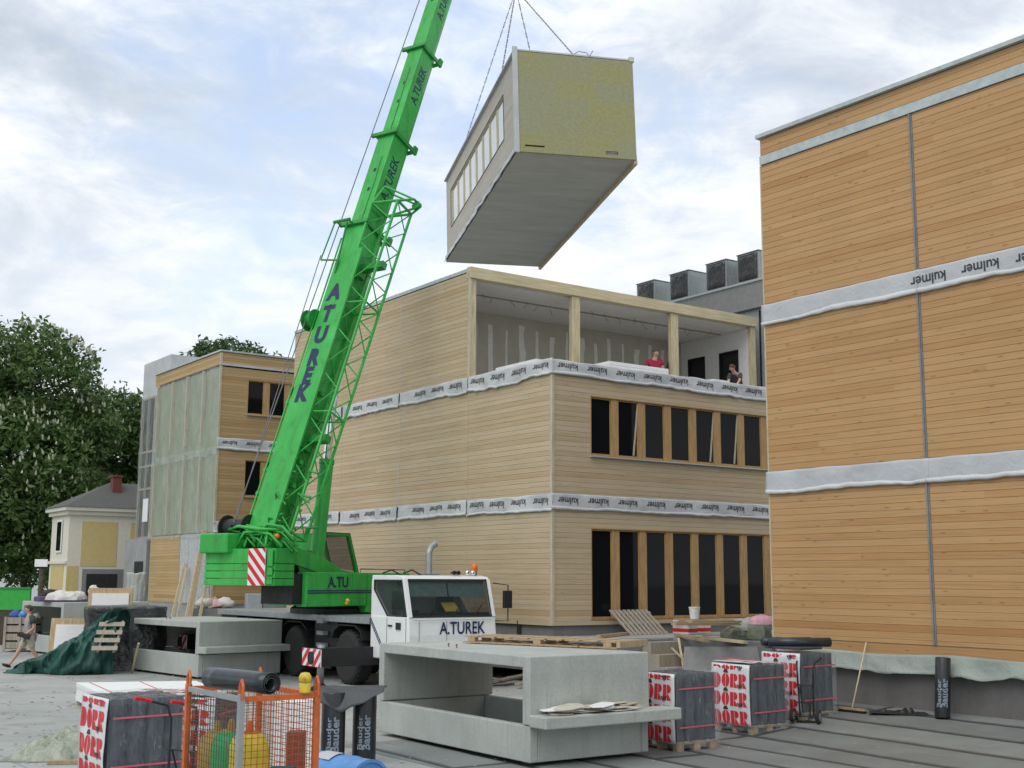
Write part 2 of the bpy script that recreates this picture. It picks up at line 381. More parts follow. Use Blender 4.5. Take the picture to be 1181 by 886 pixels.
M['skin'] = plain('skin', (.50, .30, .21), .6, var=.06); M['hair'] = plain('hair_brown', (.08, .045, .025), .7)
M['rag'] = plain('coloured_rag', (.06, .10, .30), .8, var=.3); M['pink'] = plain('pink_sack', (.62, .32, .40), .8)
M['khaki'] = sheet('khaki_sack', (.21, .23, .17), .75, 8, .2, .05)
def insulation():
    q = MT('rock_wool_boards'); x, y, z = q.xyz()
    row = q.math('FLOOR', q.math('DIVIDE', z, .62)); rw = q.n('ShaderNodeTexWhiteNoise', noise_dimensions='1D'); q.l(row, rw.inputs['W'])
    colm = q.math('FLOOR', q.math('DIVIDE', q.math('ADD', x, q.math('MULTIPLY', rw.outputs[0], 3)), 1.25))
    w2 = q.n('ShaderNodeTexWhiteNoise', noise_dimensions='2D'); q.l(q.comb(row, colm), w2.inputs['Vector'])
    c = q.ramp(w2.outputs[0], [(0, (.31, .303, .155)), (.5, (.312, .305, .165)), (.6, (.30, .30, .185)), (1, (.30, .305, .20))])
    n_ = q.noise(9, 6, .7); c = q.mix(.6, c, q.ramp(n_, [(.3, (.8, .78, .72)), (.7, (1.14, 1.12, 1.05))]), 'MULTIPLY')
    return q.set(c, .95, 0, .1, n_, .03, .6)
M['wool'] = insulation()
def cement():
    q = MT('cement_board'); x, y, z = q.xyz(); n_ = q.noise(1.2, 5, .6, stretch=(.3, 1.4, 1)); s_ = q.noise(4, 5, .6, stretch=(.2, 3, 1))
    c = q.ramp(n_, [(.3, (.36, .335, .295)), (.7, (.46, .43, .38))]); c = q.mix(.5, c, q.ramp(s_, [(.3, (.85, .85, .85)), (.7, (1.1, 1.1, 1.08))]), 'MULTIPLY')
    return q.set(c, .9, 0, .2, s_, .01, .2)
M['cement'] = cement()
def yard():
    q = MT('yard_concrete'); a = q.noise(.22, 7, .62); b = q.noise(2.2, 6, .65); d = q.noise(26, 5, .6)
    c = q.ramp(a, [(.3, (.265, .277, .265)), (.5, (.35, .362, .345)), (.72, (.44, .45, .43))])
    c = q.mix(.45, c, q.ramp(b, [(.3, (.72, .73, .72)), (.62, (1.08, 1.08, 1.07))]), 'MULTIPLY')
    c = q.mix(.3, c, q.ramp(d, [(.3, (.8, .8, .8)), (.7, (1.1, 1.1, 1.1))]), 'MULTIPLY')
    x, y, z = q.xyz(); wob = q.math('MULTIPLY', q.noise(1.5, 4, .6), .12)
    j1 = q.math('FRACT', q.math('ADD', q.math('MULTIPLY', q.math('ADD', q.math('MULTIPLY', x, .815), q.math('MULTIPLY', y, .58)), .21), q.math('MULTIPLY', wob, .12)))
    j2 = q.math('FRACT', q.math('ADD', q.math('MULTIPLY', q.math('ADD', q.math('MULTIPLY', x, -.58), q.math('MULTIPLY', y, .815)), .17), q.math('MULTIPLY', wob, .12)))
    jj = q.math('MAXIMUM', q.ramp(j1, [(.006, 1.0), (.011, 0.0)]), q.ramp(j2, [(.005, 1.0), (.009, 0.0)])); c = q.mix(q.math('MULTIPLY', jj, .55), c, (.12, .125, .12))
    st = q.noise(.6, 6, .7, dist=.8); c = q.mix(q.ramp(st, [(.54, 0.0), (.66, .6)]), c, (.18, .185, .172)); tr = q.noise(.9, 5, .7, stretch=(.25, 2.2, 1)); c = q.mix(q.ramp(tr, [(.57, 0.0), (.66, .4)]), c, (.22, .21, .185))
    return q.set(c, q.ramp(b, [(.3, .5), (.7, .9)]), 0, .35, d, .01, .3)
M['yard'] = yard()
def roofing(col=(.185, .20, .195)):
    """bitumen felt: tone per lap strip, bleed lines at laps, scuffs"""
    q = MT('bitumen_felt'); x, y, z = q.xyz()
    ux = q.math('ADD', x, q.math('MULTIPLY', q.math('SUBTRACT', q.noise(.7, 3, .5), .5), .10))
    k = q.math('FLOOR', ux); fr = q.math('FRACT', ux)
    wn = q.n('ShaderNodeTexWhiteNoise', noise_dimensions='1D'); q.l(k, wn.inputs['W'])
    uy = q.math('DIVIDE', q.math('ADD', y, q.math('MULTIPLY', wn.outputs[0], 11)), 5.2); fy = q.math('FRACT', uy)
    w2 = q.n('ShaderNodeTexWhiteNoise', noise_dimensions='2D'); q.l(q.comb(k, q.math('FLOOR', uy)), w2.inputs['Vector'])
    c = q.ramp(w2.outputs[0], [(0, tuple(v*.86 for v in col)), (1, tuple(v*1.18 for v in col))])
    a = q.noise(1.1, 6, .65); c = q.mix(.6, c, q.ramp(a, [(.3, (.75, .76, .77)), (.65, (1.15, 1.15, 1.13))]), 'MULTIPLY')
    st = q.noise(2.0, 6, .7, stretch=(4, .35, 1)); c = q.mix(q.ramp(st, [(.58, 0.0), (.75, .5)]), c, (.36, .37, .36))
    wob = q.math('MULTIPLY', q.noise(5, 4, .6), .10)
    e1_ = q.ramp(q.math('ADD', fr, wob), [(.13, 1.0), (.24, 0.0)]); e2_ = q.ramp(q.math('ADD', fy, q.math('MULTIPLY', wob, .25)), [(.03, 1.0), (.045, 0.0)])
    e = q.math('MAXIMUM', e1_, e2_); c = q.mix(q.math('MULTIPLY', e, .93), c, (.035, .036, .037))
    f = q.noise(150, 3, .6)
    return q.set(c, q.ramp(a, [(.3, .42), (.7, .72)]), 0, .45, f, .006, .35)
M['felt'] = roofing()
def leafmat(name, c0, c1, tr=.25):
    q = MT(name); g = q.n('ShaderNodeNewGeometry'); c = q.ramp(g.outputs['Random Per Island'], [(0, c0), (1, c1)])
    q.set(c, .5, 0, .35)
    t = q.n('ShaderNodeBsdfTranslucent'); q.l(c, t.inputs[0]); mx = q.n('ShaderNodeMixShader'); mx.inputs[0].default_value = tr
    q.l(q.b.outputs[0], mx.inputs[1]); q.l(t.outputs[0], mx.inputs[2]); q.l(mx.outputs[0], q.out.inputs[0]); return q.mt
M['leaf'] = leafmat('chestnut_leaf', (.055, .11, .028), (.14, .22, .07)); M['leaf2'] = leafmat('linden_leaf', (.05, .10, .03), (.11, .17, .06))
M['blossom'] = leafmat('chestnut_blossom', (.34, .37, .24), (.52, .53, .40), .2)
M['grass'] = plain('lawn', (.07, .14, .035), .9, var=.3, scale=3)

M['wiredark'] = plain('dark_wire', (.10, .09, .08), .6, .3); M['wireorange'] = plain('rusty_orange_wire', (.34, .075, .02), .6)
M['hoardgreen'] = plain('hoarding_green', (.03, .36, .05), .5); M['purple'] = plain('purple_mat', (.10, .07, .15), .8)
M['tarpbatten'] = plain('batten_behind_sheet', (.36, .33, .20), .7)
M['hem'] = sheet('pale_hem', (.56, .58, .59), .4, 6, .4, .03, .12)
M['scrap'] = plain('plaster_scrap', (.52, .49, .41), .85, var=.1)
M['cabglass'] = glass('cab_glass', (.03, .04, .04), .05, .5); M['cabglass'].node_tree.nodes['Principled BSDF'].inputs['Alpha'].default_value = .55
M['clearheap'] = film('crumpled_sheet', (.40, .44, .34), .62, .2, 4.0)
def beamh():
    q = MT('fresh_beam_level'); f = q.noise(16, 5, .6, stretch=(.07, 1, 1)); a = q.noise(.8, 4, .6)
    c = q.ramp(f, [(.3, (.45, .38, .23)), (.55, (.56, .49, .31)), (.75, (.62, .55, .37))]); c = q.mix(.5, c, q.ramp(a, [(.3, (.85, .83, .8)), (.7, (1.06, 1.05, 1.04))]), 'MULTIPLY')
    return q.set(c, .6, 0, .3, f, .003, .25)
M['beamh'] = beamh()
M['gritstone'] = plain('grit_stone', (.26, .25, .22), .9, var=.4, scale=2)
M['seamdark'] = plain('joint_strip_dark', (.20, .21, .21), .6)

# ------------------------------------------------------------------ setting
AZ = R(35.42); AZR = R(36.39)
E1 = V((math.cos(AZ), math.sin(AZ), 0)); E2 = V((-math.sin(AZ), math.cos(AZ), 0))
G1 = V((math.cos(AZR), math.sin(AZR), 0)); G2 = V((-math.sin(AZR), math.cos(AZR), 0))
CC = V((1.03, 31.13, 0)); RC = V((5.29, 25.21, 0)); LC = V((-12.17, 50.64, 0))
MB().add([(-700, -60, 0), (700, -60, 0), (700, 1400, 0), (-700, 1400, 0)], [(0, 1, 2, 3)]).build('ground', M['yard']); struct(bpy.data.objects['ground'])
def patch(name, poly, mat, z, rot=0):
    inv = Matrix.Rotation(-rot, 3, 'Z')
    o = MB().add([inv @ V((x, y, z)) for x, y in poly], [tuple(range(len(poly)))]).build(name, mat)
    o.rotation_euler = (0, 0, rot); return struct(o)
PLN = V((-G1.x, -G1.y, 0))               # the felt rises gently to the plinth of the right building
def felt_z(p): return .33*max(0.0, min(1.0, 1-((V((p[0], p[1], 0))-RC).dot(PLN))/3.6))
_fp = MB(); _inv = Matrix.Rotation(-(AZR-R(3)), 3, 'Z')
def _fq(u, v): p = RC+PLN*u-G2*v; return _inv @ V((p.x, p.y, .004+felt_z(p)))
for u0_, u1_ in ((-.05, 3.6), (3.6, 9.5)):
    _fp.add([_fq(u0_, -.6), _fq(u1_, -.6), _fq(u1_, 20), _fq(u0_, 20)], [(0, 1, 2, 3)])
_fp = _fp.build('roofing_felt', M['felt']); _fp.rotation_euler = (0, 0, AZR-R(3)); struct(_fp)
patch('lawn', [(-140, 56), (-24, 56), (-30, 110), (-140, 160)], M['grass'], .004)

# ------------------------------------------------------------------ facade helpers (building-local coordinates)
UP = V((0, 0, 1))
def siding(mb, O, U, Nn, u0, u1, z0, z1, board=.13):
    O, U, Nn = V(O), V(U), V(Nn); k = math.floor(z0/board+1e-6)
    while k*board < z1-1e-6:
        a, b = max(z0, k*board), min(z1, (k+1)*board)
        if b-a > .012:
            prof = [(a, -.018), (a, .0), (b-.008, .002), (b-.004, -.008), (b, -.018)]
            vs = []
            for zz_, o_ in prof:
                for u in (u0, u1): vs.append(O+U*u+Nn*o_+UP*zz_)
            mb.add(vs, [(2*i, 2*i+1, 2*i+3, 2*i+2) for i in range(4)])
        k += 1
def bandfn(seed, amp, zt, zb):
    def f(u, z):
        t = (zt-z)/(zt-zb); k = u*2.1+(z-zb)*(2.5*nz(u*.7, seed*2.2))
        return .028+amp*(.5+.5*nz(u*1.1+seed*9.1, z*1.5, seed))+amp*1.1*(1-abs(nz(k+seed, z*1.2, seed+3))*2.2)*min(1, t*3+.1)+amp*.5*nz(u*9, z*7, seed+5)
    return f
def band(parent, O, U, Nn, u0, u1, zt, zb, mat='wrap', word=None, seed=1, amp=.018, size=.20, step=1.0, sag=.05, pos=.42, first=.55):
    O, U, Nn = V(O), V(U), V(Nn); f = bandfn(seed, amp, zt, zb)
    def edge(u, z):
        t = (zt-z)/(zt-zb)
        return z - (sag*(1.1*nz(u*.9, seed*3.3)+.5*nz(u*3.1, seed*5)+.25*nz(u*8, seed))*max(0, t)) + .5*sag*nz(u*1.7+4, seed)*(1-max(0, min(1, t)))
    mb = MB(); nu = max(8, int(abs(u1-u0)*16)); L = abs(u1-u0)
    mb.grid(lambda a, b: O+U*(u0+(u1-u0)*a)+Nn*f(u0+(u1-u0)*a, zt+(zb-zt)*b)+UP*edge(u0+(u1-u0)*a, zt+(zb-zt)*b), nu, 10)
    o = mb.build('membrane_band', M[mat], parent, smooth=True, solid=.005)
    mb = MB()                                                    # turned-up hem along the foot, a little paler and proud of the sheet
    hz0, hz1 = zb+(zt-zb)*.20, zb-(zt-zb)*.05
    mb.grid(lambda a, b: O+U*(u0+(u1-u0)*a)+Nn*(f(u0+(u1-u0)*a, zb)+.012+.02*math.sin(b*PI)+.012*nz(a*L*3, seed))+UP*(edge(u0+(u1-u0)*a, zb)+(hz0-zb)*(1-b)*(.75+.5*nz(a*L*.8, seed*1.7))+(hz1-zb)*b), nu, 4)
    mb.build('hem', M['hem'], o, smooth=True, solid=.004)
    if word:
        right = UP.cross(Nn); tx = MB(); s = first; sg = 1 if u1 > u0 else -1
        while s < L-.3:
            u = u0+sg*s; z = zt+(zb-zt)*(pos+.08*nz(u*2, seed))
            fn = lambda p: p+Nn*(f((p-O).dot(U), p.z)+.010)+UP*(edge((p-O).dot(U), p.z)-p.z)
            letter(tx, word, size*(1+.06*nz(u*7, seed)), O+U*u+UP*z, -right+UP*.05*nz(u*3, seed*2), -UP, .014, .95, fn)
            s += step
        tx.build('lettering', M['ink'], o, fix=False)
    return o
def window_row(parent, O, U, Nn, u0, n, zb, zt, pitch, pane, dep=.075, tilt=()):
    """each bay: frame with the post to its right, glass as sub-part"""
    O, U, Nn = V(O), V(U), V(Nn)
    P = lambda u, d, z: O+U*u+Nn*d+UP*z
    def bx(mb, ua, ub, da, db, za, zb_):
        mb.obox(P((ua+ub)/2, (da+db)/2, (za+zb_)/2), U*(ub-ua)/2, Nn*(db-da)/2, UP*(zb_-za)/2)
    for i in range(n):
        a = u0+i*pitch; b = a+pane; c = a+pitch; fr = MB()
        bx(fr, b, c, -.16, -.03, zb, zt)
        for q0, q1, r0, r1 in ((a, a+.03, zb, zt), (b-.03, b-.001, zb, zt)): bx(fr, q0, q1, -.15, .025-dep, r0, r1)
        bx(fr, a+.03, b-.03, -.15, .025-dep, zt-.04, zt); bx(fr, a+.03, b-.03, -.15, .025-dep, zb, zb+.05)
        wdw = fr.build('window', M['mullion'], parent, bevel=.004)
        g = MB(); g.obox(P((a+b)/2, -dep, (zb+zt)/2), U*(pane/2-.03), Nn*.006, UP*((zt-zb)/2-.055)); g.build('pane', M['glass'], wdw)
        if i in tilt:                       # a sash standing ajar, hinged at its foot
            s = MB(); q0, q1 = a+.07, b-.06; k = -.26
            f0 = lambda u, t: P(u+.16*t-.1, -.055, zb+.07+(zt-zb-.14)*t)
            s.bar(f0(q1, 0), f0(q1, 1), .04, .03, Nn); s.build('sash', M['trim'], wdw)
    e = MB(); u1 = u0+n*pitch
    for q0, q1, r0, r1 in ((u0-.03, u0-.002, zb-.03, zt+.03), (u1+.002, u1+.03, zb-.03, zt+.03), (u0-.002, u1+.002, zt+.002, zt+.03), (u0-.002, u1+.002, zb-.03, zb-.002)):
        bx(e, q0, q1, -.2, .004, r0, r1)
    e.build('window_reveal', M['mullion'], parent)
    return u1
def sill(parent, O, U, Nn, u0, u1, z):
    O, U, Nn = V(O), V(U), V(Nn)
    MB().obox(O+U*((u0+u1)/2)+Nn*.03+UP*(z-.045), U*((u1-u0)/2+.05), Nn*.06, UP*.012).build('window_sill', M['cap'], parent)

# ------------------------------------------------------------------ middle building with the open top storey
cb = thing('timber_building', 'middle three-storey timber-clad building with its top front corner still open', 'building', CC, AZ)
X, Y = V((1, 0, 0)), V((0, 1, 0)); O0 = V((0, 0, 0))
wl = MB(); wl.box((.2, .2, .5), (14, 15.28, 7.75)); wl.box((.16, 7.5, 7.96), (11.5, 15.28, 11.05)); wl.build('wall', M['dark'], cb)
PZ = [(1.45, 4.40), (4.72, 7.84), (8.22, 11.28)]
JO = [0, 3.9, 7.68, 11.46, 15.3]
for k, (z0, z1) in enumerate(PZ):
    for j in range(4):
        if k == 2 and j == 0: continue
        s = MB(); siding(s, O0, Y, -X, JO[j]+(.012 if j else .06), JO[j+1]-.012, z0, z1)
        s.build('cladding_panel', M['spruce'], cb, fix=False)
        if j: MB().box((-.006, JO[j]-.012, z0), (.02, JO[j]+.012, z1)).build('seam_strip', M['seam' if (k, j) in ((0, 2), (1, 2), (2, 2)) else 'spruce'], cb)
WU0, WP, WG, WNB = 1.285, .948, .705, 12
WUE = WU0+WNB*WP
for (z0, z1), (b0, b1) in zip(PZ[:2], ((1.60, 3.88), (5.80, 7.33))):
    s = MB(); siding(s, O0, X, -Y, .06, WU0-.03, z0, z1); siding(s, O0, X, -Y, WU0-.03, WUE+.03, b1+.03, z1)
    if b0-.03 > z0+.05: siding(s, O0, X, -Y, WU0-.03, WUE+.03, z0, b0-.03)
    siding(s, O0, X, -Y, WUE+.03, 14, z0, z1); s.build('cladding_panel', M['spruce'], cb, fix=False)
    window_row(cb, O0, X, -Y, WU0, WNB, b0, b1, WP, WG, tilt=(1, 4, 5) if b0 > 4 else ())
    if b0 > 4: sill(cb, O0, X, -Y, WU0, WUE, b0)
t = MB(); t.box((-.03, -.03, 1.45), (.06, .06, 4.42)); t.box((-.03, -.03, 4.70), (.06, .06, 7.86)); t.build('corner_trim', M['trim'], cb, bevel=.006)
MB().box((-.03, 3.84, 8.1), (.055, 3.93, 11.3)).build('corner_trim', M['trim'], cb, bevel=.006)
band(cb, O0, X, -Y, -.07, 14, 4.75, 4.36, 'wrap', 'kulmer', 1, .011, .25, 1.0, .035)
band(cb, O0, X, -Y, -.08, 14, 8.19, 7.80, 'wrap', 'kulmer', 2, .016, .25, .98, .06)
for i, (a, b) in enumerate(((-.07, 3.86), (3.9, 7.64), (7.72, 11.4), (11.5, 15.3))):
    band(cb, O0, Y, -X, a, b, 4.74+.02*(i % 2), 4.34, 'wrap', 'kulmer', 11+i, .013, .25, .98, .05, first=.5+.1*i)
    band(cb, O0, Y, -X, a, b, 8.22, 7.8, 'wrap', 'kulmer', 21+i, .016, .25, .98, .07, first=.5+.1*i)
f = MB(); f.box((.03, .03, 7.76), (11.64, 7.5, 7.95)); f.build('floor_slab', M['ceiling'], cb)
f = MB(); f.box((.03, .03, 7.955), (.16, 3.84, 8.14)); f.box((.16, .03, 7.955), (11.6, .16, 8.13)); f.build('kerb', M['wrapplain'], cb)
MB().box((-.02, 3.85, 11.30), (11.66, 15.33, 11.40)).build('roof', M['cap'], cb)
MB().box((.05, 4.05, 11.05), (11.6, 7.5, 11.12)).build('ceiling_panel', M['ceiling'], cb)
MB().box((.2, 5.27, 11.01), (11.4, 5.32, 11.046)).build('ceiling_rail', M['greywood'], cb)
b = MB(); b.box((-.03, 3.8, 11.10), (11.66, 4.02, 11.43)); b.build('roof_beam', M['beamh'], cb, bevel=.01)
for x0, x1 in ((.06, .22), (3.70, 4.02), (7.76, 8.08), (11.43, 11.64)):
    MB().box((x0, 3.87, 7.96), (x1, 4.02, 11.095)).build('post', M['beam'], cb, bevel=.008)
MB().box((.16, 7.34, 7.96), (11.45, 7.46, 11.045)).build('partition_wall', M['board'], cb)
fl = MB(); q = .62; i = 0
while q < 11.2:
    wd = (.10, .05, .13, .07)[i % 4]; z1 = 10.82-.12*(i % 3)
    n_ = 9; fl.grid(lambda a, b_: V((q-wd*(.8+.5*nz(b_*5+i*3.1, 1.7))+a*2*wd*(.9+.35*nz(b_*4, i*1.3)), 7.332, 8.0+(z1-8.0)*b_)), 1, n_)
    q += .62; i += 1
fl.build('joint_filler', M['filler'], cb, fix=False)
MB().box((.03, 3.95, 7.96), (.155, 7.34, 11.045)).build('side_wall', M['board'], cb)
rw = MB()
for y0, y1, z0, z1 in ((4.03, 4.5, 7.96, 11.045), (4.5, 5.42, 10.4, 11.045), (5.42, 6.12, 7.96, 11.045), (6.12, 6.98, 10.4, 11.045), (6.98, 7.33, 7.96, 11.045)):
    rw.box((11.45, y0, z0), (11.58, y1, z1))
rw.build('end_wall', M['plaster'], cb)
for y0, y1 in ((4.5, 5.42), (6.12, 6.98)):
    d = MB(); d.box((11.43, y0+.002, 7.962), (11.6, y0+.05, 10.395)); d.box((11.43, y1-.05, 7.962), (11.6, y1-.002, 10.395)); d.box((11.43, y0+.05, 10.35), (11.6, y1-.05, 10.395))
    fr = d.build('door_frame', M['black'], cb); MB().box((11.56, y0+.05, 7.962), (11.6, y1-.05, 10.35)).build('doorway', M['dark'], fr)  # dark plate stands for the unlit room beyond the opening
# bent cables poking from the ceiling
c = MB()
for i in range(17):
    x0 = 1.2+i*.6+.2*nz(i, 3); y0 = 5.0+1.2*abs(nz(i*2.7, 8)); pts = [V((x0, y0, 11.05))]
    for k in range(1, 5): pts.append(V((x0+.16*k*nz(i*3.3, 1)*2, y0+.06*k*nz(i, k*2.2), 11.05-.10*k*(.5+nz(i, k)))))
    c.path(pts, .008, 5)
c.build('loose_cable', M['rope'], cb)
# base strip under the cladding
MB().box((.08, .08, .3), (13.9, 15.25, 1.44)).build('base', M['upstand'], cb)

# ------------------------------------------------------------------ grey building behind, with wrapped roof units
gb = thing('grey_building', 'flat-roofed grey building behind the open timber storey, four wrapped units on its roof', 'building', CC+E1*12.2+E2*4, AZ)
MB().box((0, -3.5, 0), (9, 16, 11.86)).build('wall', M['cap'], gb)
MB().box((-.28, -3.6, 11.86), (9.2, 16.2, 12.78)).build('fascia', M['panelgrey'], gb); MB().box((-.33, -3.65, 12.78), (9.25, 16.25, 12.85)).build('roof_edge', M['cap'], gb)
w_ = MB()
for y_ in (-.9, -.55, -.2, .15): w_.box((-.05, y_-.02, 7.9), (-.001, y_+.02, 11.8))
w_.build('wall_joint', M['black'], gb)
MB().tube((2.0, 6.2, 12.85), (2.0, 6.2, 14.2), .02, 5).build('aerial', M['black'], gb)
u0 = None; lab = ['rightmost of the four black-wrapped units on the grey roof, next to the right timber building', 'second black-wrapped roof unit counted from the right timber building',
     'third black-wrapped roof unit from the right timber building', 'leftmost of the four black-wrapped units on the grey roof']
for i, yy in enumerate((3.95, 5.5, 7.42, 9.3)):
    loc = CC+E1*11.98+E2*yy+UP*12.855
    if u0 is None:
        u0 = thing('roof_unit', lab[0], 'roof unit', loc, AZ, 'wrapped units on the grey roof')
        MB().box((0, 0, .0), (1.3, 1.02, 1.02)).build('casing', M['steel'], u0, bevel=.02)
        def bl(a, b_):
            e = min(a, 1-a, b_, 1-b_); return V((-.025-.10*math.sin(min(1, e*6)*PI/2)*(.4+.5*abs(nz(a*3, b_*3, 2))), .07+.88*a, .06+.9*b_))
        MB().grid(bl, 16, 16).build('black_foil', M['blackfilm'], u0, smooth=True, solid=.004)
        def bs(a, b_): return V((.08+1.2*a, -.02-.03*abs(nz(a*4, b_*2, 5)), .02+.98*b_))
        MB().grid(bs, 14, 8).build('clear_wrap', M['clearfilm'], u0, smooth=True)
        tp = MB(); tp.box((-.03, -.03, 1.021), (1.33, 1.05, 1.05)); tp.build('lid', M['steel'], u0, bevel=.01)
    else:
        dup(u0, loc, AZ, lab[i])

# ------------------------------------------------------------------ right building
rb = thing('timber_building', 'tall timber-clad building filling the right edge with honey brown boards and no windows', 'building', RC, AZR)
MB().box((.03, -14, 1.3), (9, -.03, 11.9)).build('wall', M['dark'], rb)
JR = [0, -3.75, -7.5, -11.25, -14]
for z0, z1 in ((1.48, 4.42), (4.76, 7.94), (8.26, 11.34)):
    for j in range(4):
        s = MB(); siding(s, O0, Y, -X, JR[j+1]+.035, JR[j]-(.035 if j else .0), z0, z1)
        s.build('cladding_panel', M['larch'], rb, fix=False)
        if j:
            t = MB(); t.box((-.008, JR[j]-.03, z0), (.0, JR[j]-.002, z1)); t.box((-.03, JR[j]+.0, z0), (.0, JR[j]+.03, z1))
            t.build('seam_strip', M['seamdark'], rb)
MB().box((-.004, -.004, 1.48), (.1, .03, 11.34)).build('corner_trim', M['trim'], rb)
s = MB(); siding(s, O0, Y, -X, -14, 0, 11.55, 11.93); s.build('parapet', M['larch'], rb, fix=False)
MB().box((-.035, -14, 11.35), (.05, .0, 11.54)).build('flashing_band', M['cap'], rb); MB().box((-.09, -14, 11.94), (9.1, .06, 12.02)).build('coping', M['cap'], rb)
for zt, zb, sd_, ws in ((4.80, 4.37, 31, (0, 0, 0)), (8.30, 7.88, 41, (0, 1, 1))):
    for j in range(3):
        band(rb, O0, Y, -X, JR[j]+(.06 if j == 0 else .0), JR[j+1]-.06, zt, zb, 'wrapplain', 'kulmer' if ws[j] else None, sd_+j, .010, .28, 1.06, .03, first=.25, pos=.5)
MB().box((.02, -14, 1.22), (.3, -.02, 1.475)).build('sole_plate', M['larch'], rb)
MB().box((.05, -14, 0), (9, -.02, 1.2)).build('plinth', M['plinth'], rb)
def flap(a, b_):
    u = -.1-13.8*a; t = b_
    k = 1-2.2*abs(nz(u*1.4, t*.8, 1)); k = max(0, k)*.8+.2*(.5+.5*math.sin(u*7+3*nz(u, 2))); z = 1.30-.05*nz(u*.6, 3)-t*(.36+.09*nz(u*.8, 7)+.05*nz(u*3.1, 4)-.05*k)
    return V((.03-.05-.17*t**1.3*(.4+.6*k)-.05*t*nz(u*3, z*2, 3), u, z))
MB().grid(flap, 260, 7).build('membrane_flap', M['flap'], rb, smooth=True, solid=.006)
MB().box((-.05, -14, .005), (.045, -.02, .09)).build('edge_board', M['xps'], rb)

# ------------------------------------------------------------------ left building
lb = thing('timber_building', 'left timber-clad building with pale green sheeting over its side wall', 'building', LC, AZ)
MB().box((.2, .2, .6), (9, 7.86, 11.9)).build('wall', M['dark'], lb); MB().box((.02, .02, 0), (9, 7.86, 1.5)).build('base', M['greybase'], lb)
LW0, LWP, LWG, LWN = 1.26, .98, .72, 6; LWE = LW0+LWN*LWP
for (z0, z1), wz in zip(((1.5, 4.42), (4.85, 7.87), (8.28, 11.32)), (None, (5.95, 7.44), (9.40, 10.84))):
    s = MB()
    if wz:
        siding(s, O0, X, -Y, .06, LW0-.03, z0, z1); siding(s, O0, X, -Y, LW0-.03, LWE+.03, wz[1]+.03, z1); siding(s, O0, X, -Y, LW0-.03, LWE+.03, z0, wz[0]-.03); siding(s, O0, X, -Y, LWE+.03, 9, z0, z1)
        window_row(lb, O0, X, -Y, LW0, LWN, wz[0], wz[1], LWP, LWG); sill(lb, O0, X, -Y, LW0, LWE, wz[0])
    else: siding(s, O0, X, -Y, .06, 9, z0, z1)
    s.build('cladding_panel', M['spruce_left'], lb, fix=False)
s = MB(); siding(s, O0, Y, -X, 3.75, 7.5, 1.5, 4.4); s.build('cladding_panel', M['spruce_left'], lb, fix=False)
s = MB()
for k in range(7): s.box((-.01-.012*(k % 2), .2+k*.5, 1.5), (.19, .2+k*.5+.5, 4.4))
s.build('sheathing', M['seam'], lb)
MB().box((-.03, -.03, 1.5), (.06, .06, 11.9)).build('corner_trim', M['trim'], lb)
s = MB(); siding(s, O0, X, -Y, 0, 9, 11.46, 11.93); siding(s, O0, Y, -X, 0, 7.87, 11.40, 11.93); s.build('parapet', M['spruce_left'], lb, fix=False)
MB().box((-.07, -.07, 11.94), (9.05, 7.9, 12.01)).build('coping', M['cap'], lb); MB().box((-.05, -.06, 11.36), (9, -.0, 11.45)).build('flashing_band', M['wrapplain'], lb)
band(lb, O0, X, -Y, -.05, 9, 8.32, 7.86, 'wrap', 'kulmer', 51, .018, .25, 1.05, .05); band(lb, O0, X, -Y, -.05, 9, 4.88, 4.40, 'wrap', 'kulmer', 52, .018, .25, 1.05, .05)
b = MB()
for z0, z1 in ((4.45, 7.85), (8.25, 11.35)):
    for y_ in (1.9, 3.8, 5.6, 7.5): b.box((-.03, y_-.06, z0), (.10, y_+.06, z1))
b.build('batten', M['trim'], lb)
MB().box((.102, .08, 4.45), (.185, 7.8, 11.35)).build('backing_board', M['tarp'], lb)
for z1, z0, sd_ in ((11.35, 7.62, 1), (7.95, 4.25, 2)):
    def sh(a, b_):
        y_ = -.03+7.75*a; z = z1+(z0-z1)*b_+.09*nz(y_*1.2, sd_)*(b_ > .95)
        pull = abs(math.sin((y_-.0)/1.9*PI))
        return V((-.045-.035*pull*(.6+.6*nz(y_*.9, z*.35, sd_))-.03*nz(y_*1.3+z*.5, z*.7-y_, sd_+4)-.012*nz(y_*6, z*5, sd_)-.09*max(0, b_-.86)*6*(.5+nz(y_*2.5, z*2, 9))*.6, y_, z))
    MB().grid(sh, 70, 40).build('scaffold_sheet', M['clearfilm2'] if 'clearfilm2' in M else M['clearfilm'], lb, smooth=True)
# stair tower beside it
st = thing('stair_tower', 'narrow grey stair tower with plastic over its tall glazing beside the sheeted wall', 'tower', LC+E1*.7+E2*7.9, AZ)
MB().box((.1, .1, 0), (6, 3.7, 13.0)).build('wall', M['cap'], st); MB().box((-.02, 0, 11.3), (6.05, 3.75, 13.05)).build('parapet', M['wrapplain'], st)
MB().box((.04, .05, 4.45), (.09, 3.65, 11.3)).build('glazing', M['glass'], st)
b = MB()
for y_ in (.06, .95, 1.85, 2.75, 3.62): b.box((-.05, y_-.045, 4.4), (.04, y_+.045, 11.3))
for z in (4.45, 6.8, 7.9, 8.6, 11.25): b.box((-.035, .1, z-.05), (.035, 3.6, z+.05))
b.build('glazing_bar', M['greywood'], st)
MB().grid(lambda a, b_: V((-.09-.05*abs(nz(a*7, b_*9, 3)), .02+3.66*a, 4.35+6.95*b_)), 30, 50).build('clear_wrap', M['clearfilm'], st, smooth=True)
MB().box((-.13, 1.9, 5.2), (-.10, 2.6, 6.3)).build('notice', M['white'], st)
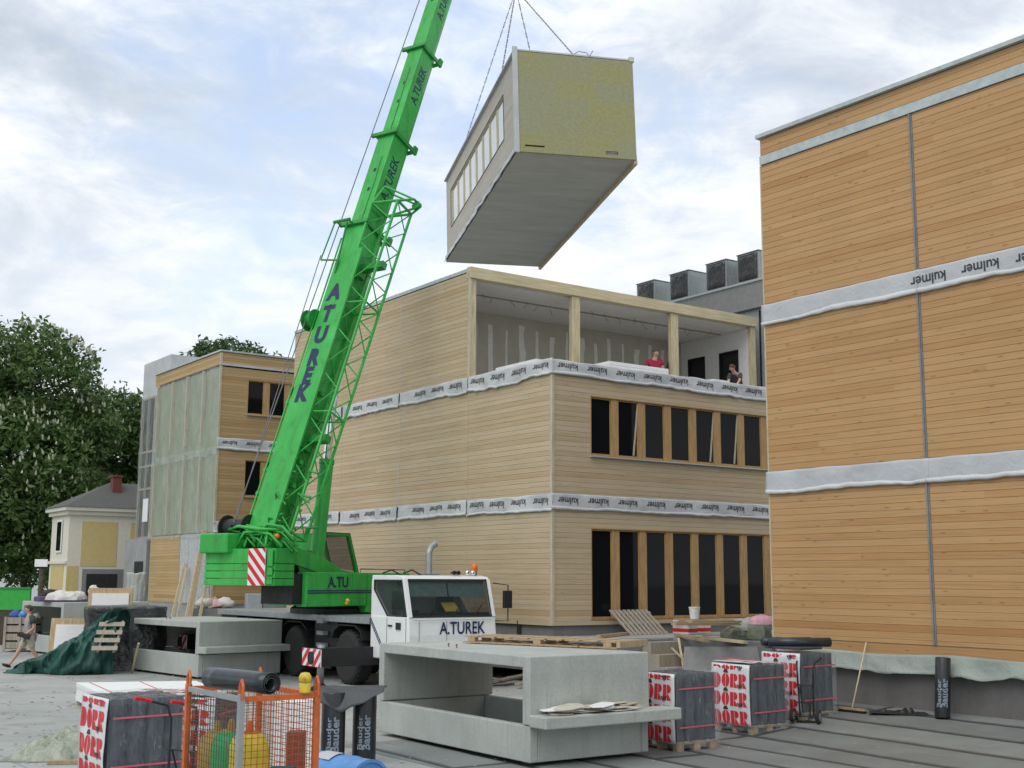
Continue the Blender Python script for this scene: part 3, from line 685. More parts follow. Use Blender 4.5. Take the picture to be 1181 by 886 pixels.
k_ = MB(); k_.box((-.75, -.02, 0), (.09, 3.0, 4.35)); k_.build('entrance_block', M['greybase'], st, bevel=.01)
MB().box((-.77, .3, .9), (-.751, 1.5, 3.3)).build('doorway', M['dark'], st)

# ------------------------------------------------------------------ ochre house
hq = V((-21.45, 60, 0)); 
ho = thing('gatehouse', 'small ochre and cream house with a grey hip roof and red chimney', 'house', hq, AZ)
MB().box((0, 0, 0), (8, 3.0, 5.75)).build('wall', M['housewhite'], ho)
p = MB(); p.box((.62, -.03, 3.1), (2.35, -.001, 5.25)); p.box((3.0, -.03, 3.1), (4.9, -.001, 5.25)); p.box((-.03, .5, .4), (-.001, 2.6, 3.1)); p.box((0, -.025, .0), (.55, -.001, 3.1))
p.build('ochre_panel', M['house'], ho)
p = MB(); p.box((-.1, .0, 3.2), (-.001, 3.05, 3.34)); p.build('string_course', M['housewhite'], ho)
p = MB(); p.box((-.3, -.3, 5.75), (8.3, 3.3, 5.95)); p.box((-.16, -.16, 5.55), (8.16, 3.16, 5.75)); p.build('cornice', M['housewhite'], ho, bevel=.03)
p = MB(); e = .36; p.add([(-e, -e, 5.95), (8+e, -e, 5.95), (8+e, 3.0+e, 5.95), (-e, 3.0+e, 5.95), (2.3, 1.5, 7.3), (5.7, 1.5, 7.3)], [(0, 1, 5, 4), (1, 2, 5), (2, 3, 4, 5), (3, 0, 4), (3, 2, 1, 0)])
rf = p.build('roof', M['rooftile'], ho); c = MB(); c.box((2.25, .75, 6.3), (2.68, 1.2, 7.55)); c.box((2.2, .7, 7.55), (2.73, 1.25, 7.65)); c.build('chimney', M['brick'], rf)
wn_ = MB(); wn_.box((-.06, 1.0, 3.75), (-.031, 1.95, 5.35)); wn = wn_.build('window', M['white'], ho); MB().box((-.075, 1.12, 3.85), (-.061, 1.82, 5.25)).build('pane', M['glass'], wn)
wn = MB().box((.75, -.05, .8), (2.75, -.002, 2.95)).build('garage_door_frame', M['upstand'], ho); MB().box((.95, -.07, .8), (2.45, -.051, 2.72)).build('garage_opening', M['dark'], wn)

# ------------------------------------------------------------------ trees
def tree(name, label, loc, h, lobes, nleaf, ls, mat, group, candles=0, trunk_r=.4, seed=1):
    rg = np.random.default_rng(seed); o = thing(name, label, 'tree', loc, 0, group)
    tk = MB(); top = h*.62
    tk.path([(0, 0, -.1), (.05, .02, h*.12), (-.1, .1, h*.3), (.1, 0, top)], .3, 9, [trunk_r*1.25, trunk_r, trunk_r*.8, trunk_r*.3])
    for lx, ly, lz, a, b_, c_ in lobes:
        s0 = V((0, 0, h*(.16+.22*rg.random()))); e = V((lx, ly, lz)); mid = s0.lerp(e, .5)+V((0, 0, h*.05))
        tk.path([s0, mid, e, e+V((0, 0, c_*.6))], .1, 6, [trunk_r*.42, trunk_r*.28, trunk_r*.15, .03])
        for q in range(5):
            d = V(rg.normal(size=3)).normalized(); tk.path([mid.lerp(e, .4+.12*q), e+V((d.x*a, d.y*b_, d.z*c_))*.75], .05, 5, [trunk_r*.12, .02])
    tk.build('trunk', M['bark'], o, smooth=True)
    vol = np.array([a*b_*c_ for *_, a, b_, c_ in lobes])**.8; cnt = (vol/vol.sum()*nleaf/7).astype(int)
    C = []
    for (lx, ly, lz, a, b_, c_), n in zip(lobes, cnt):
        d = rg.normal(size=(n, 3)); d /= np.linalg.norm(d, axis=1)[:, None]
        r = rg.random(n)**.33; r = np.where(rg.random(n) < .72, .72+.34*rg.random(n), r)
        bump = np.array([1+.20*noise.noise(V((x*2.4+lx, y*2.4+ly, z*2.4+lz)))+.12*noise.noise(V((x*6+lx, y*6+ly, z*6))) for x, y, z in d])
        p = d*(r*bump)[:, None]*np.array([a, b_, c_])+np.array([lx, ly, lz])
        keep = np.array([noise.noise(V((x*.55+seed, y*.55, z*.55))) > -.26 for x, y, z in p]); C.append(p[keep])
    C = np.concatenate(C)
    # each centre carries a drooping hand of seven leaflets
    n = len(C); K = 7
    base = np.repeat(C, K, 0)+rg.normal(size=(n*K, 3))*ls*.55
    nrm = rg.normal(size=(n*K, 3))+np.array([0, 0, .9]); nrm /= np.linalg.norm(nrm, axis=1)[:, None]
    t = rg.normal(size=(n*K, 3)); t -= nrm*(t*nrm).sum(1)[:, None]; t /= np.linalg.norm(t, axis=1)[:, None]; b = np.cross(nrm, t)
    L = (ls*(.7+.6*rg.random(n*K)))[:, None]; Wd = L*.42
    vs = np.stack([base-t*L*.5, base+b*Wd*.5+t*L*.12, base+t*L*.5-nrm*L*.12, base-b*Wd*.5+t*L*.12], 1).reshape(-1, 3)
    me = bpy.data.meshes.new('crown'); nn = n*K
    me.vertices.add(nn*4); me.vertices.foreach_set('co', vs.ravel()); me.loops.add(nn*4); me.loops.foreach_set('vertex_index', np.arange(nn*4, dtype=np.int32))
    me.polygons.add(nn); me.polygons.foreach_set('loop_start', np.arange(0, nn*4, 4, dtype=np.int32)); me.update(calc_edges=True); me.validate()
    me.materials.append(mat); cr = bpy.data.objects.new('crown', me); COL.objects.link(cr); cr.parent = o
    if candles:
        cd = MB(); done = 0
        for (lx, ly, lz, a, b_, c_), q in zip(lobes, cnt):
            for _ in range(int(candles*q/cnt.sum())):
                d = rg.normal(size=3); d /= np.linalg.norm(d)
                if d[2] < -.45: d[2] *= -1
                p = V((lx+d[0]*a*1.0, ly+d[1]*b_*1.0, lz+d[2]*c_*1.0))
                if noise.noise(p*.4) < -.2: continue
                hh = .20+.16*rg.random()
                cd.lathe([(.06, 0), (.08, hh*.25), (.04, hh*.75), (.01, hh)], p, (rg.normal()*.2, rg.normal()*.2, 1), 5)
        cd.build('blossom', M['blossom'], o, fix=False)
    return o
tree('chestnut_tree', 'tall flowering chestnut tree towering at the left edge', (-32, 76, 0), 18,
     [(-3, 0, 13.2, 5.6, 5.2, 4.7), (2.2, -1, 14.4, 4.2, 4, 3.6), (-7, 1, 9.5, 5, 5, 4.6), (1, -3, 9.0, 5.6, 4.6, 4.2), (5.2, 0, 11.6, 2.4, 2.6, 2.2), (-1, -2, 5.2, 6.5, 5, 3.0), (4.6, -1, 6.6, 3.4, 4, 3)], 90000, .42, M['leaf'], 'trees behind the yard', 2300, .5, 3)
tree('chestnut_tree', 'lower rounded chestnut tree between the tall chestnut and the stair tower', (-27.2, 82, 0), 14,
     [(.6, 0, 11.6, 3.9, 4, 3.2), (4.0, 0, 9.9, 3.1, 3, 3.8), (-2, -1, 7.6, 4, 4, 3.4), (3, -1, 6.0, 4, 4, 3.0), (5.4, 0, 11.6, 1.9, 1.9, 1.6)], 56000, .42, M['leaf'], 'trees behind the yard', 500, .4, 5)
tree('linden_tree', 'pale green tree top showing above the roof of the left timber building', (-19.6, 84, 0), 19.0,
     [(0, 0, 16.6, 2.8, 3, 2.4), (-2.0, 0, 15.2, 2.5, 2.5, 2.2), (1.9, 0, 15.6, 2.6, 2.5, 2.0), (0, 0, 12, 3.4, 3, 3.4)], 20000, .42, M['leaf2'], 'trees behind the yard', 0, .35, 8)
for i, (x, y, h, r) in enumerate(((-60, 120, 9, 5), (-50, 128, 10, 5.5), (-69, 118, 10, 5), (-42, 122, 8, 4.5))):
    tree('broadleaf_tree', ['round distant tree beyond the lawn, nearest the gatehouse side of the far row', 'tallest distant tree beyond the lawn at the far left', 'distant tree at the outer left end of the row beyond the lawn', 'low distant tree behind the chestnut trunks'][i], (x, y, 0), h,
         [(0, 0, h*.55, r, r, h*.42), (r*.5, 0, h*.42, r*.7, r*.7, h*.3)], 5000, .7, M['leaf2'], 'trees behind the yard', 0, .3, 20+i)

# ------------------------------------------------------------------ hazard stripes
def clip(poly, a, b, c):                 # keep a*u+b*v <= c
    r = []
    for i in range(len(poly)):
        p, q = poly[i], poly[(i+1) % len(poly)]; dp = a*p[0]+b*p[1]-c; dq = a*q[0]+b*q[1]-c
        if dp <= 0: r.append(p)
        if dp*dq < 0: t = dp/(dp-dq); r.append((p[0]+(q[0]-p[0])*t, p[1]+(q[1]-p[1])*t))
    return r
def hazard(name, parent, O, U, Vv, w, h, stripe=.16, sgn=1):
    """white plate with red diagonal stripes; U to the viewer's right, Vv up, O the plate's centre"""
    O, U, Vv = V(O), V(U).normalized(), V(Vv).normalized(); n = U.cross(Vv)
    a = MB(); a.obox(O-n*.012, U*w/2, Vv*h/2, n*.012); pl = a.build(name, M['redwhite_w'], parent, world=True)
    b = MB(); c = -(w+h)
    while c < w+h:
        p = [(-w/2, -h/2), (w/2, -h/2), (w/2, h/2), (-w/2, h/2)]
        p = clip(p, sgn, 1, c+stripe); p = clip(p, -sgn, -1, -c)
        if len(p) > 2: b.add([O+U*u+Vv*v+n*.004 for u, v in p], [tuple(range(len(p)))])
        c += 2*stripe
    b.build('stripe', M['red'], pl, world=True); return pl

# ------------------------------------------------------------------ mobile crane
F0 = V((-1.62, 29.15, 0)) + E1*.40 + E2*.1
def CP(s, t, z): return F0+E2*s-E1*t+UP*z           # s behind the front, t towards the yard side
PH = R(57); SF = V((math.cos(PH), math.sin(PH), 0)); SL = V((-math.sin(PH), math.cos(PH), 0)); SR = -SL
SC = V((-4.9, 33.77, 0)) + E1*.0
def SP(x, y, z): return SC+SF*x+SL*y+UP*z
cr = thing('mobile_crane', 'green mobile crane with a white driver cab and its boom raised over the yard', 'crane', (SC.x, SC.y, 0), 0)
def cbox(s0, s1, t0, t1, z0, z1, mb=None):
    mb = mb or MB(); a = CP((s0+s1)/2, (t0+t1)/2, (z0+z1)/2); mb.obox(a, E2*(s1-s0)/2, E1*(t1-t0)/2, UP*(z1-z0)/2); return mb
def sbox(x0, x1, y0, y1, z0, z1, mb=None):
    mb = mb or MB(); mb.obox(SP((x0+x1)/2, (y0+y1)/2, (z0+z1)/2), SF*(x1-x0)/2, SL*(y1-y0)/2, UP*(z1-z0)/2); return mb
W = dict(world=True)
d = cbox(1.85, 11.3, -1.24, 1.24, 1.50, 1.66); d.build('deck', M['steel'], cr, bevel=.012, **W)
c = cbox(1.0, 11.2, -.62, .62, .62, 1.49); cbox(3.7, 5.0, -1.1, 1.1, .8, 1.49, c); cbox(10, 11.2, -1.15, 1.15, .7, 1.49, c); c.build('chassis', M['black'], cr, **W)
for s_ in (2.95, 5.95, 7.6, 9.25):
    for sg in (1, -1):
        ax = -E1*sg; o = CP(s_, sg*.80, .66)
        t = MB(); t.lathe([(.36, 0), (.56, .0), (.63, .03), (.665, .10), (.665, .34), (.63, .42), (.56, .45), (.36, .44)], o, ax, 32)
        for k in range(28):                     # tread lugs
            an = 2*PI*k/28; rd = UP*math.cos(an)+E2*math.sin(an); tg = -UP*math.sin(an)+E2*math.cos(an)
            for off in (.12, .32): t.obox(o+ax*off+rd*.668, ax*.075, tg*(.028), rd*.012)
        wh = t.build('wheel', M['rubber'], cr, smooth=False, **W)
        r = MB(); r.lathe([(.35, .34), (.35, .40), (.26, .30), (.12, .33), (.12, .42), (.02, .43)], o, ax, 24)
        for k in range(10):
            an = 2*PI*k/10; r.tube(o+ax*.30+(UP*math.cos(an)+E2*math.sin(an))*.2, o+ax*.34+(UP*math.cos(an)+E2*math.sin(an))*.2, .02, 6)
        r.build('rim', M['steel'], wh, smooth=False, **W)
    for sg in (1, -1):
        m_ = MB(); pts = [(s_-.78, 1.10), (s_-.70, 1.30), (s_-.4, 1.44), (s_+.4, 1.44), (s_+.70, 1.30), (s_+.78, 1.10)]
        for (a, b_), (c_, e_) in zip(pts, pts[1:]): m_.bar(CP(a, sg*1.0, b_), CP(c_, sg*1.0, e_), .5, .025, UP)
        m_.build('mudguard', M['black'], cr, **W)
ld = MB()
for z in (.55, .85, 1.15, 1.45): cbox(4.2, 4.55, 1.12, 1.28, z, z+.10, ld)
lo = ld.build('ladder', M['steel'], cr, **W)
for s_ in (1.78, 10.2):
    for sg, ln in ((1, 2.75), (-1, 2.3)):
        b = cbox(s_-.15, s_+.15, sg*.3, sg*ln, .55, .98); ob = b.build('outrigger_beam', M['black'], cr, bevel=.01, **W)
        j = MB(); e = CP(s_, sg*(ln-.22), 0); j.tube(e+UP*.16, e+UP*1.05, .085, 12); j.build('jack', M['steel'], ob, smooth=True, **W)
        j = MB(); j.lathe([(.30, .0), (.30, .05), (.14, .12), (.09, .17)], e, UP, 18); j.obox(e-UP*.0+UP*.004, E1*.4, E2*.4, UP*.0035); j.build('foot_pad', M['black'], ob, **W)
        if sg == 1:
            hz_ = hazard('warning_plate', ob, CP(s_, ln+.03, .77), -E2, UP, .95, .40, .16, -1)
            q = MB(); q.lathe([(.15, 0), (.15, .02), (.02, .021)], CP(s_, ln+.036, .76), -E1, 20); q.build('lamp', M['black'], hz_, **W)
        else: hazard('warning_plate', ob, CP(s_, -ln-.03, .77), E2, UP, .62, .58, .155, 1)
# driver cab: lower body, pillars, roof, glass
prof = [(0, .72), (-.02, 1.30), (.03, 1.72), (1.8, 1.72), (1.8, .72)]
b = MB(); b.prism([CP(s, 1.22, z) for s, z in prof], E1*2.44); cab = b.build('cab', M['cabwhite'], cr, bevel=.03, **W)
b = MB(); b.prism([CP(s, 1.20, z) for s, z in [(.27, 2.56), (.33, 2.645), (.6, 2.675), (1.8, 2.675), (1.8, 2.56)]], E1*2.40); b.build('roof', M['cabwhite'], cab, bevel=.02, **W)
b = MB()
for t_ in (1.16, -1.16):
    b.bar(CP(.05, t_, 1.70), CP(.31, t_, 2.58), .085, .10, E2); b.bar(CP(1.74, t_, 1.70), CP(1.74, t_, 2.58), .10, .10, E2)
    b.prism([CP(1.0, t_+.04, 1.70), CP(1.8, t_+.04, 1.70), CP(1.8, t_+.04, 2.45)], E1*.06)      # slanted quarter panel behind the side window
cbox(1.76, 1.8, -1.2, 1.2, 1.70, 2.58, b); b.build('pillar', M['cabwhite'], cab, **W)
M['screen'] = glass('screen_glass'); M['screen'].node_tree.nodes['Principled BSDF'].inputs['Alpha'].default_value = .22
x = MB(); sq = [CP(.035, 1.13, 1.725), CP(.035, -1.13, 1.725), CP(.29, -1.13, 2.565), CP(.29, 1.13, 2.565)]
for i in range(4): x.bar(sq[i], sq[(i+1) % 4], .05, .03, E2)
sq = [CP(.13, 1.20, 1.725), CP(.36, 1.20, 2.555), CP(1.67, 1.20, 2.555), CP(1.67, 1.20, 2.33), CP(1.02, 1.20, 1.725)]
for i in range(5): x.bar(sq[i], sq[(i+1) % 5], .015, .035, E1)
x.build('window_edging', M['rubber'], cab, **W)
x = MB()
for p, q in (((.12, 1.70), (.12, .8)), ((1.0, 1.68), (1.0, .8)), ((.12, .8), (1.0, .8))): x.bar(CP(p[0], 1.222, p[1]), CP(q[0], 1.222, q[1]), .006, .014, E2)
x.bar(CP(.75, 1.235, 1.5), CP(.92, 1.235, 1.5), .03, .04, UP); x.build('door_seam', M['black'], cab, **W)
x = MB()
for t_ in (.95, .2, -.55): x.bar(CP(-.022, t_, 1.62), CP(-.022, t_-.001, 1.15), .01, .012, E2)
x.bar(CP(-.02, 1.1, 1.645), CP(-.02, -1.1, 1.645), .01, .014, E2); x.build('panel_gap', M['steel'], cab, **W)
g = MB(); g.add([CP(.045, 1.12, 1.73), CP(.045, -1.12, 1.73), CP(.295, -1.12, 2.56), CP(.295, 1.12, 2.56)], [(0, 1, 2, 3)]); g.build('windscreen', M['cabglass'], cab, **W)
for t_ in (1.185, -1.185):
    g = MB(); g.add([CP(.14, t_, 1.73), CP(.36, t_, 2.55), CP(1.66, t_, 2.55), CP(1.66, t_, 2.33), CP(1.02, t_, 1.73)], [(0, 1, 2, 3, 4)]); g.build('side_window', M['cabglass'], cab, **W)
bl = MB()
for t0, t1 in ((1.05, .02), (-.02, -1.05)): bl.add([CP(.235, t0, 2.18), CP(.235, t1, 2.18), CP(.34, t1, 2.54), CP(.34, t0, 2.54)], [(0, 1, 2, 3)])
bl.build('sun_blind', M['visor'], cab, solid=.006, **W)
da = cbox(.10, .55, -1.1, 1.1, 1.722, 1.80); da.build('dashboard', M['black'], cab, bevel=.02, **W)
y = MB(); y.obox(CP(.22, -.05, 1.93), E1*.19, (E2*.12+UP*.10), (UP*.012-E2*.012)); y.build('yellow_folder', M['yellow'], cab, **W)
for t_ in (.62, -.62):
    s = cbox(.9, 1.4, t_-.24, t_+.24, 1.725, 1.85); cbox(1.3, 1.45, t_-.23, t_+.23, 1.85, 2.3, s); cbox(1.34, 1.43, t_-.13, t_+.13, 2.33, 2.5, s); s.build('seat', M['seat'], cab, bevel=.03, **W)
wp = MB()
for t_ in (.7, .0, -.6): wp.bar(CP(.005, t_, 1.74), CP(.12, t_-.28, 1.98), .02, .02); 
wp.build('wiper', M['black'], cab, **W)
x = MB(); letter(x, 'A.TUREK', .40, CP(-.03, -.24, 1.44), E1, UP, .016, .80); x.build('lettering', M['navy'], cab, fix=False, **W)
h = cbox(-.06, -.02, -1.15, 1.15, .78, 1.1); h.build('bumper', M['cabwhite'], cab, bevel=.015, **W)
for t_ in (.85, -.85): MB().lathe([(.13, 0), (.13, .03), (.1, .05), (.01, .055)], CP(-.06, t_, .95), -E2, 18).build('headlight', M['chrome'], cab, smooth=True, **W)
x = MB()
for k in (0, .08): x.bar(CP(1.78, 1.225, 1.66-k), CP(1.05+k, 1.225, .86), .012, .03, E1)
x.build('pinstripe', M['navy'], cab, **W)
mm = MB(); mm.path([CP(.1, -1.2, 2.5), CP(-.1, -1.5, 2.45), CP(-.1, -1.5, 1.6), CP(.05, -1.22, 1.6)], .018, 6); cbox(-.14, -.04, -1.6, -1.38, 1.9, 2.32, mm); mm.build('mirror', M['black'], cab, bevel=.01, **W)
mm = MB(); cbox(.35, .55, 1.225, 1.25, 1.42, 1.58, mm); mm.build('step_lamp', M['black'], cab, **W)
for t_ in (-.72, -.88): MB().lathe([(.02, -.07), (.062, -.02), (.062, .03), (.01, .035)], CP(.5, t_, 2.74), -E2, 14).build('roof_lamp', M['chrome'], cab, smooth=True, **W)
for t_ in (-.32, -.44): MB().lathe([(.02, -.08), (.05, .05), (.05, .09), (.01, .09)], CP(.55, t_, 2.74), -E2, 10).build('horn', M['black'], cab, **W)
bc = MB(); bc.lathe([(.055, .0), (.055, .10)], CP(.65, -1.02, 2.675), UP, 12); bcn = bc.build('beacon_foot', M['black'], cab, **W)
MB().lathe([(.075, .10), (.08, .2), (.06, .27), (.01, .3)], CP(.65, -1.02, 2.675), UP, 14).build('beacon_lens', M['amber'], bcn, smooth=True, **W)
ex = MB(); e0 = CP(2.15, -.62, 1.8); ex.path([e0, e0+UP*1.45, e0+UP*1.6+E1*.06, e0+UP*1.68+E1*.2], .085, 12); cbox(2.0, 2.35, -.85, -.4, 1.78, 2.72, ex); ex.build('exhaust_pipe', M['steel'], cr, smooth=False, **W)
rk = MB()
for t_, s0 in ((.3, 1.0), (.75, 1.2)): rk.path([CP(s0, t_, 2.68), CP(s0, t_+.25, 2.80), CP(s0, t_+.5, 2.72)], .02, 5)
rk.build('roof_rack', M['black'], cab, **W)
# upper carriage
MB().lathe([(1.05, 1.66), (1.05, 1.80), (.9, 1.90)], SC, UP, 32).build('slew_ring', M['black'], cr, **W)
b = sbox(-2.35, .0, -1.28, -.95, 1.88, 2.74); sbox(.01, 1.85, -1.28, -.42, 1.70, 2.74, b); sbox(-1.1, 1.6, .42, 1.28, 1.88, 2.6, b); sbox(-1.2, 1.6, -.94, .41, 1.88, 2.35, b); sbox(-2.3, -1.21, -.94, -.3, 2.05, 2.35, b)
up = b.build('upper_carriage', M['green'], cr, bevel=.02, **W)
x = MB(); letter(x, 'A.TU', .38, SP(-1.15, -1.288, 2.48), SF, UP, .03, .95)
x.build('lettering', M['navy'], up, fix=False, **W)
x = MB()
for dz in (0, .055):
    x.bar(SP(-2.3, -1.286, 2.28-dz), SP(.35-dz, -1.286, 2.28-dz), .006, .03); x.bar(SP(.35-dz, -1.286, 2.28-dz), SP(.85-dz, -1.286, 1.98-dz*.9), .006, .03); x.bar(SP(.85-dz, -1.286, 1.98-dz*.9), SP(1.8, -1.286, 1.98-dz*.9), .006, .03)
x.build('pinstripe', M['navy'], up, **W)
q = sbox(.75, 1.75, -1.30, -1.284, 1.72, 1.86); pl = q.build('name_plate', M['redwhite_w'], up, **W)
x = MB(); letter(x, 'LIEBHERR', .145, SP(1.25, -1.304, 1.79), SF, UP, .02, 1.0); x.build('lettering', M['ink'], pl, fix=False, **W)
x = MB()
for a in (-1.5, -.6, .0, .9): x.bar(SP(a, -1.284, 1.90), SP(a, -1.284, 2.73), .012, .004, SF)
x.build('panel_gap', M['green_dk'], up, **W)
x = MB(); x.path([SP(-.2, -1.22, 2.74), SP(-.2, -1.22, 2.84), SP(1.7, -1.22, 2.83), SP(1.7, -1.22, 2.74)], .012, 5); x.build('handrail', M['black'], up, **W)
x = MB(); x.sphere(SP(-.85, -1.35, 2.02), .06, 12, 8); x.tube(SP(-.85, -1.28, 1.94), SP(-.85, -1.36, 1.97), .05, 8); x.build('warning_lamp', M['yellow'], up, smooth=True, **W)
zc = 2.40
for i, hgt in enumerate((.175, .185, .18, .38)):
    s = sbox(-3.42+.01*i, -2.72, -1.20, 1.24, zc+.006, zc+hgt-.008); s.build('counterweight_slab', M['green'], cr, bevel=.012, **W); zc += hgt
x = sbox(-3.46, -3.43, -1.16, -.98, 2.44, 2.62); sbox(-3.46, -3.43, -1.16, -.98, 2.66, 2.84, x); sbox(-3.46, -3.43, -1.16, -.98, 2.88, 3.28, x); x.build('counterweight_lug', M['green'], cr, bevel=.01, **W)
hazard('warning_plate', cr, SP(-3.45, -.62, 2.86), SR, UP, .58, .90, .15, 1); hazard('warning_plate', cr, SP(-3.1, 1.28, 2.86), -SF, UP, .5, .90, .15, -1)
s = sbox(-2.72, -2.36, -1.15, -.1, 1.95, 2.7); sbox(-2.35, -1.25, -.9, -.1, 2.36, 2.6, s); s.build('counterweight_carrier', M['black'], cr, **W)
w_ = sbox(-3.56, -2.75, .30, 1.30, 3.20, 3.70); w_.build('winch_housing', M['green'], cr, bevel=.04, **W)
w_ = MB(); w_.lathe([(.34, -.42), (.34, -.38), (.24, -.38), (.24, .38), (.34, .38), (.34, .42)], SP(-2.75, .75, 3.86), SL, 24); w_.build('winch_drum', M['black'], cr, **W)
hs = MB()
for i in range(26):
    p = SP(-2.4-.95*random.random(), -1.0+1.6*random.random(), 3.36); q = SP(-2.6-.6*random.random(), -.6+1.3*random.random(), 3.5+.35*random.random())
    hs.path([p, p.lerp(q, .4)+UP*.25, q+UP*.1, q+SR*.5+UP*.05*random.random(), q+SR*.9-UP*.3], .022+.016*random.random(), 6)
hs.path([SP(-2.9, 1.0, 3.8), SP(-3.2, .3, 3.88), SP(-3.2, -.4, 3.8), SP(-2.9, -1.0, 3.78)], .04, 8); hs.build('hydraulic_hose', M['green'], cr, smooth=True, **W)
hs = MB()
for i in range(9):
    p = SP(-2.3-.7*random.random(), -.9+1.8*random.random(), 3.35); hs.obox(p+UP*.12, SF*(.05+.12*random.random()), SL*(.05+.1*random.random()), UP*(.06+.12*random.random()))
hs.build('valve_block', M['green_dk'], cr, bevel=.01, **W)
x = MB(); x.sphere(SP(-3.0, -.85, 3.62), .075, 12, 8); x.build('tail_beacon', M['amber'], cr, smooth=True, **W)
for sg in (-1, 1):
    b = MB(); pr = [(-3.1, 2.95), (-3.15, 3.3), (-3.0, 3.5), (-2.5, 3.48), (-1.0, 3.12), (-.35, 2.85), (.1, 2.36), (-.9, 2.36), (-1.3, 2.75), (-2.4, 3.0)]
    b.prism([SP(a, sg*.60-.05, z) for a, z in pr], SL*.09); b.build('boom_bracket', M['green'], cr, bevel=.01, **W)
# operator cab
oc = MB(); y0, y1 = .30, 1.28
OX = -.5; pr = [(OX+.35, 2.0), (OX+.35, 3.70), (OX+.55, 3.80), (OX+1.55, 3.80), (OX+1.95, 2.75), (OX+1.95, 2.0)]
for ya, yb in ((y0, y0+.05), (y1-.05, y1)):
    for (a, za), (b_, zb) in ((pr[0], pr[1]), (pr[2], pr[3]), (pr[3], pr[4]), (pr[4], pr[5])): oc.bar(SP(a, (ya+yb)/2, za), SP(b_, (ya+yb)/2, zb), .06, .12, SL)
    oc.prism([SP(OX+a, ya, z) for a, z in [(.35, 2.0), (.35, 2.9), (1.95, 2.75), (1.95, 2.0)]], SL*(yb-ya)); oc.prism([SP(OX+a, ya, z) for a, z in [(.35, 2.9), (.35, 3.80), (.55, 3.80), (.55, 2.86)]], SL*(yb-ya))
sbox(OX+.35, OX+1.55, y0, y1, 3.74, 3.82, oc); sbox(OX+.35, OX+.42, y0, y1, 2.0, 3.76, oc)
ocb = oc.build('operator_cab', M['green'], cr, **W)
g = MB()
for y_ in (y0+.01, y1-.01): g.add([SP(OX+.57, y_, 2.9), SP(OX+.57, y_, 3.72), SP(OX+1.52, y_, 3.72), SP(OX+1.86, y_, 2.8)], [(0, 1, 2, 3)])
g.add([SP(OX+1.56, y0, 3.76), SP(OX+1.56, y1, 3.76), SP(OX+1.96, y1, 2.76), SP(OX+1.96, y0, 2.76)], [(0, 1, 2, 3)]); g.build('cab_glass', M['cabglass'], ocb, **W)
s = sbox(OX+.6, OX+1.0, .5, 1.05, 2.5, 2.75); sbox(OX+.55, OX+.7, .5, 1.05, 2.75, 3.4, s); s.build('seat', M['seat'], ocb, bevel=.03, **W)
x = MB(); x.path([SP(OX+.5, y0-.02, 3.83), SP(OX+1.58, y0-.02, 3.83), SP(OX+2.0, y0-.02, 2.72), SP(OX+2.0, y0-.02, 2.1)], .022, 6); x.build('cab_seal', M['black'], ocb, **W)
# boom
P0, P1 = onplane(305, 640, SC, SR), onplane(586, -243, SC, SR); BT = (P1-P0).normalized(); BL = (P1-P0).length
BR = V((SR.x, SR.y, 0)); BR = BT.cross(UP).normalized(); BN = BR.cross(BT).normalized()      # BR right side, BN the back (upper) face
if BN.dot(V((0, -1, 0))) < 0: BN = -BN
def at_y(py):
    a, b_ = 0, BL
    for _ in range(40):
        m_ = (a+b_)/2
        if pix(P0+BT*m_)[1] > py: a = m_
        else: b_ = m_
    return a
l3, l2, l1 = at_y(268), at_y(164), at_y(64)
def BP(l, r=0, n=0): return P0+BT*l+BR*r+BN*n
secs = [(.55, l3, .70, 1.02), (l3-.2, l2, .62, .90), (l2-.2, l1, .56, .80), (l1-.2, BL, .50, .70)]
def boomsec(l0, l1_, w_, h_):
    b = MB(); c = w_*.28; ring = [(-w_/2, h_/2), (w_/2, h_/2), (w_/2, -h_*.22), (w_/2-c*.45, -h_*.42), (w_/2-c, -h_/2), (-w_/2+c, -h_/2), (-w_/2+c*.45, -h_*.42), (-w_/2, -h_*.22)]
    b.prism([BP(l0, r, n) for r, n in ring], BT*(l1_-l0)); return b
bs = []
for i, (a, b_, w_, h_) in enumerate(secs):
    bs.append(boomsec(a, b_, w_, h_).build('boom_section', M['green'], cr, bevel=.025, **W))
    if i < 3:
        c = MB(); w2, h2 = w_+.10, h_+.12
        c.obox(BP(b_-.06, -.03, h2/2), BR*(w2/2+.12), BN*.04, BT*.06); c.obox(BP(b_-.06, w2/2, 0.0), BR*.03, BN*h2/2, BT*.06); c.obox(BP(b_-.06, -w2/2, 0), BR*.03, BN*h2/2, BT*.06); c.obox(BP(b_-.06, 0, -h2/2), BR*w2/2, BN*.03, BT*.06)
        c.obox(BP(b_-.02, w2/2+.02, -h2/2), BR*.04, BN*.08, BT*.13); c.build('boom_collar', M['green_dk'], bs[i], **W)
# letters down the back face of the base section and along the right sides
x = MB(); hh = secs[0][3]/2+.006
for ch, py in zip('ATUREK', (349, 374, 398, 424, 445, 465)):
    letter(x, ch, .70, BP(at_y(py), .03, hh), BR, BT, .06, .85)
letter(x, '.', .62, BP(at_y(359), .03, hh), BR, BT, .03, .95); x.build('lettering', M['navy'], bs[0], fix=False, **W)
for i, (py, sz) in enumerate(((207, .46), (100, .42), (5, .40))):
    x = MB(); letter(x, 'A.TUREK', sz, BP(at_y(py)-.1, secs[i+1][2]/2+.006, .06), BT, BN, .014, .85); x.build('lettering', M['navy'], bs[i+1], fix=False, **W)
x = MB()
for i in (1, 2, 3):
    for k in (.35, .55):
        l_ = secs[i][0]+.2+(min(secs[i][1], secs[i][0]+6)-secs[i][0])*k
        x.obox(BP(l_, -.02, secs[i][3]/2+.003), BR*.045, BT*.06, BN*.003)
x.build('boom_hole', M['black'], bs[1], **W)
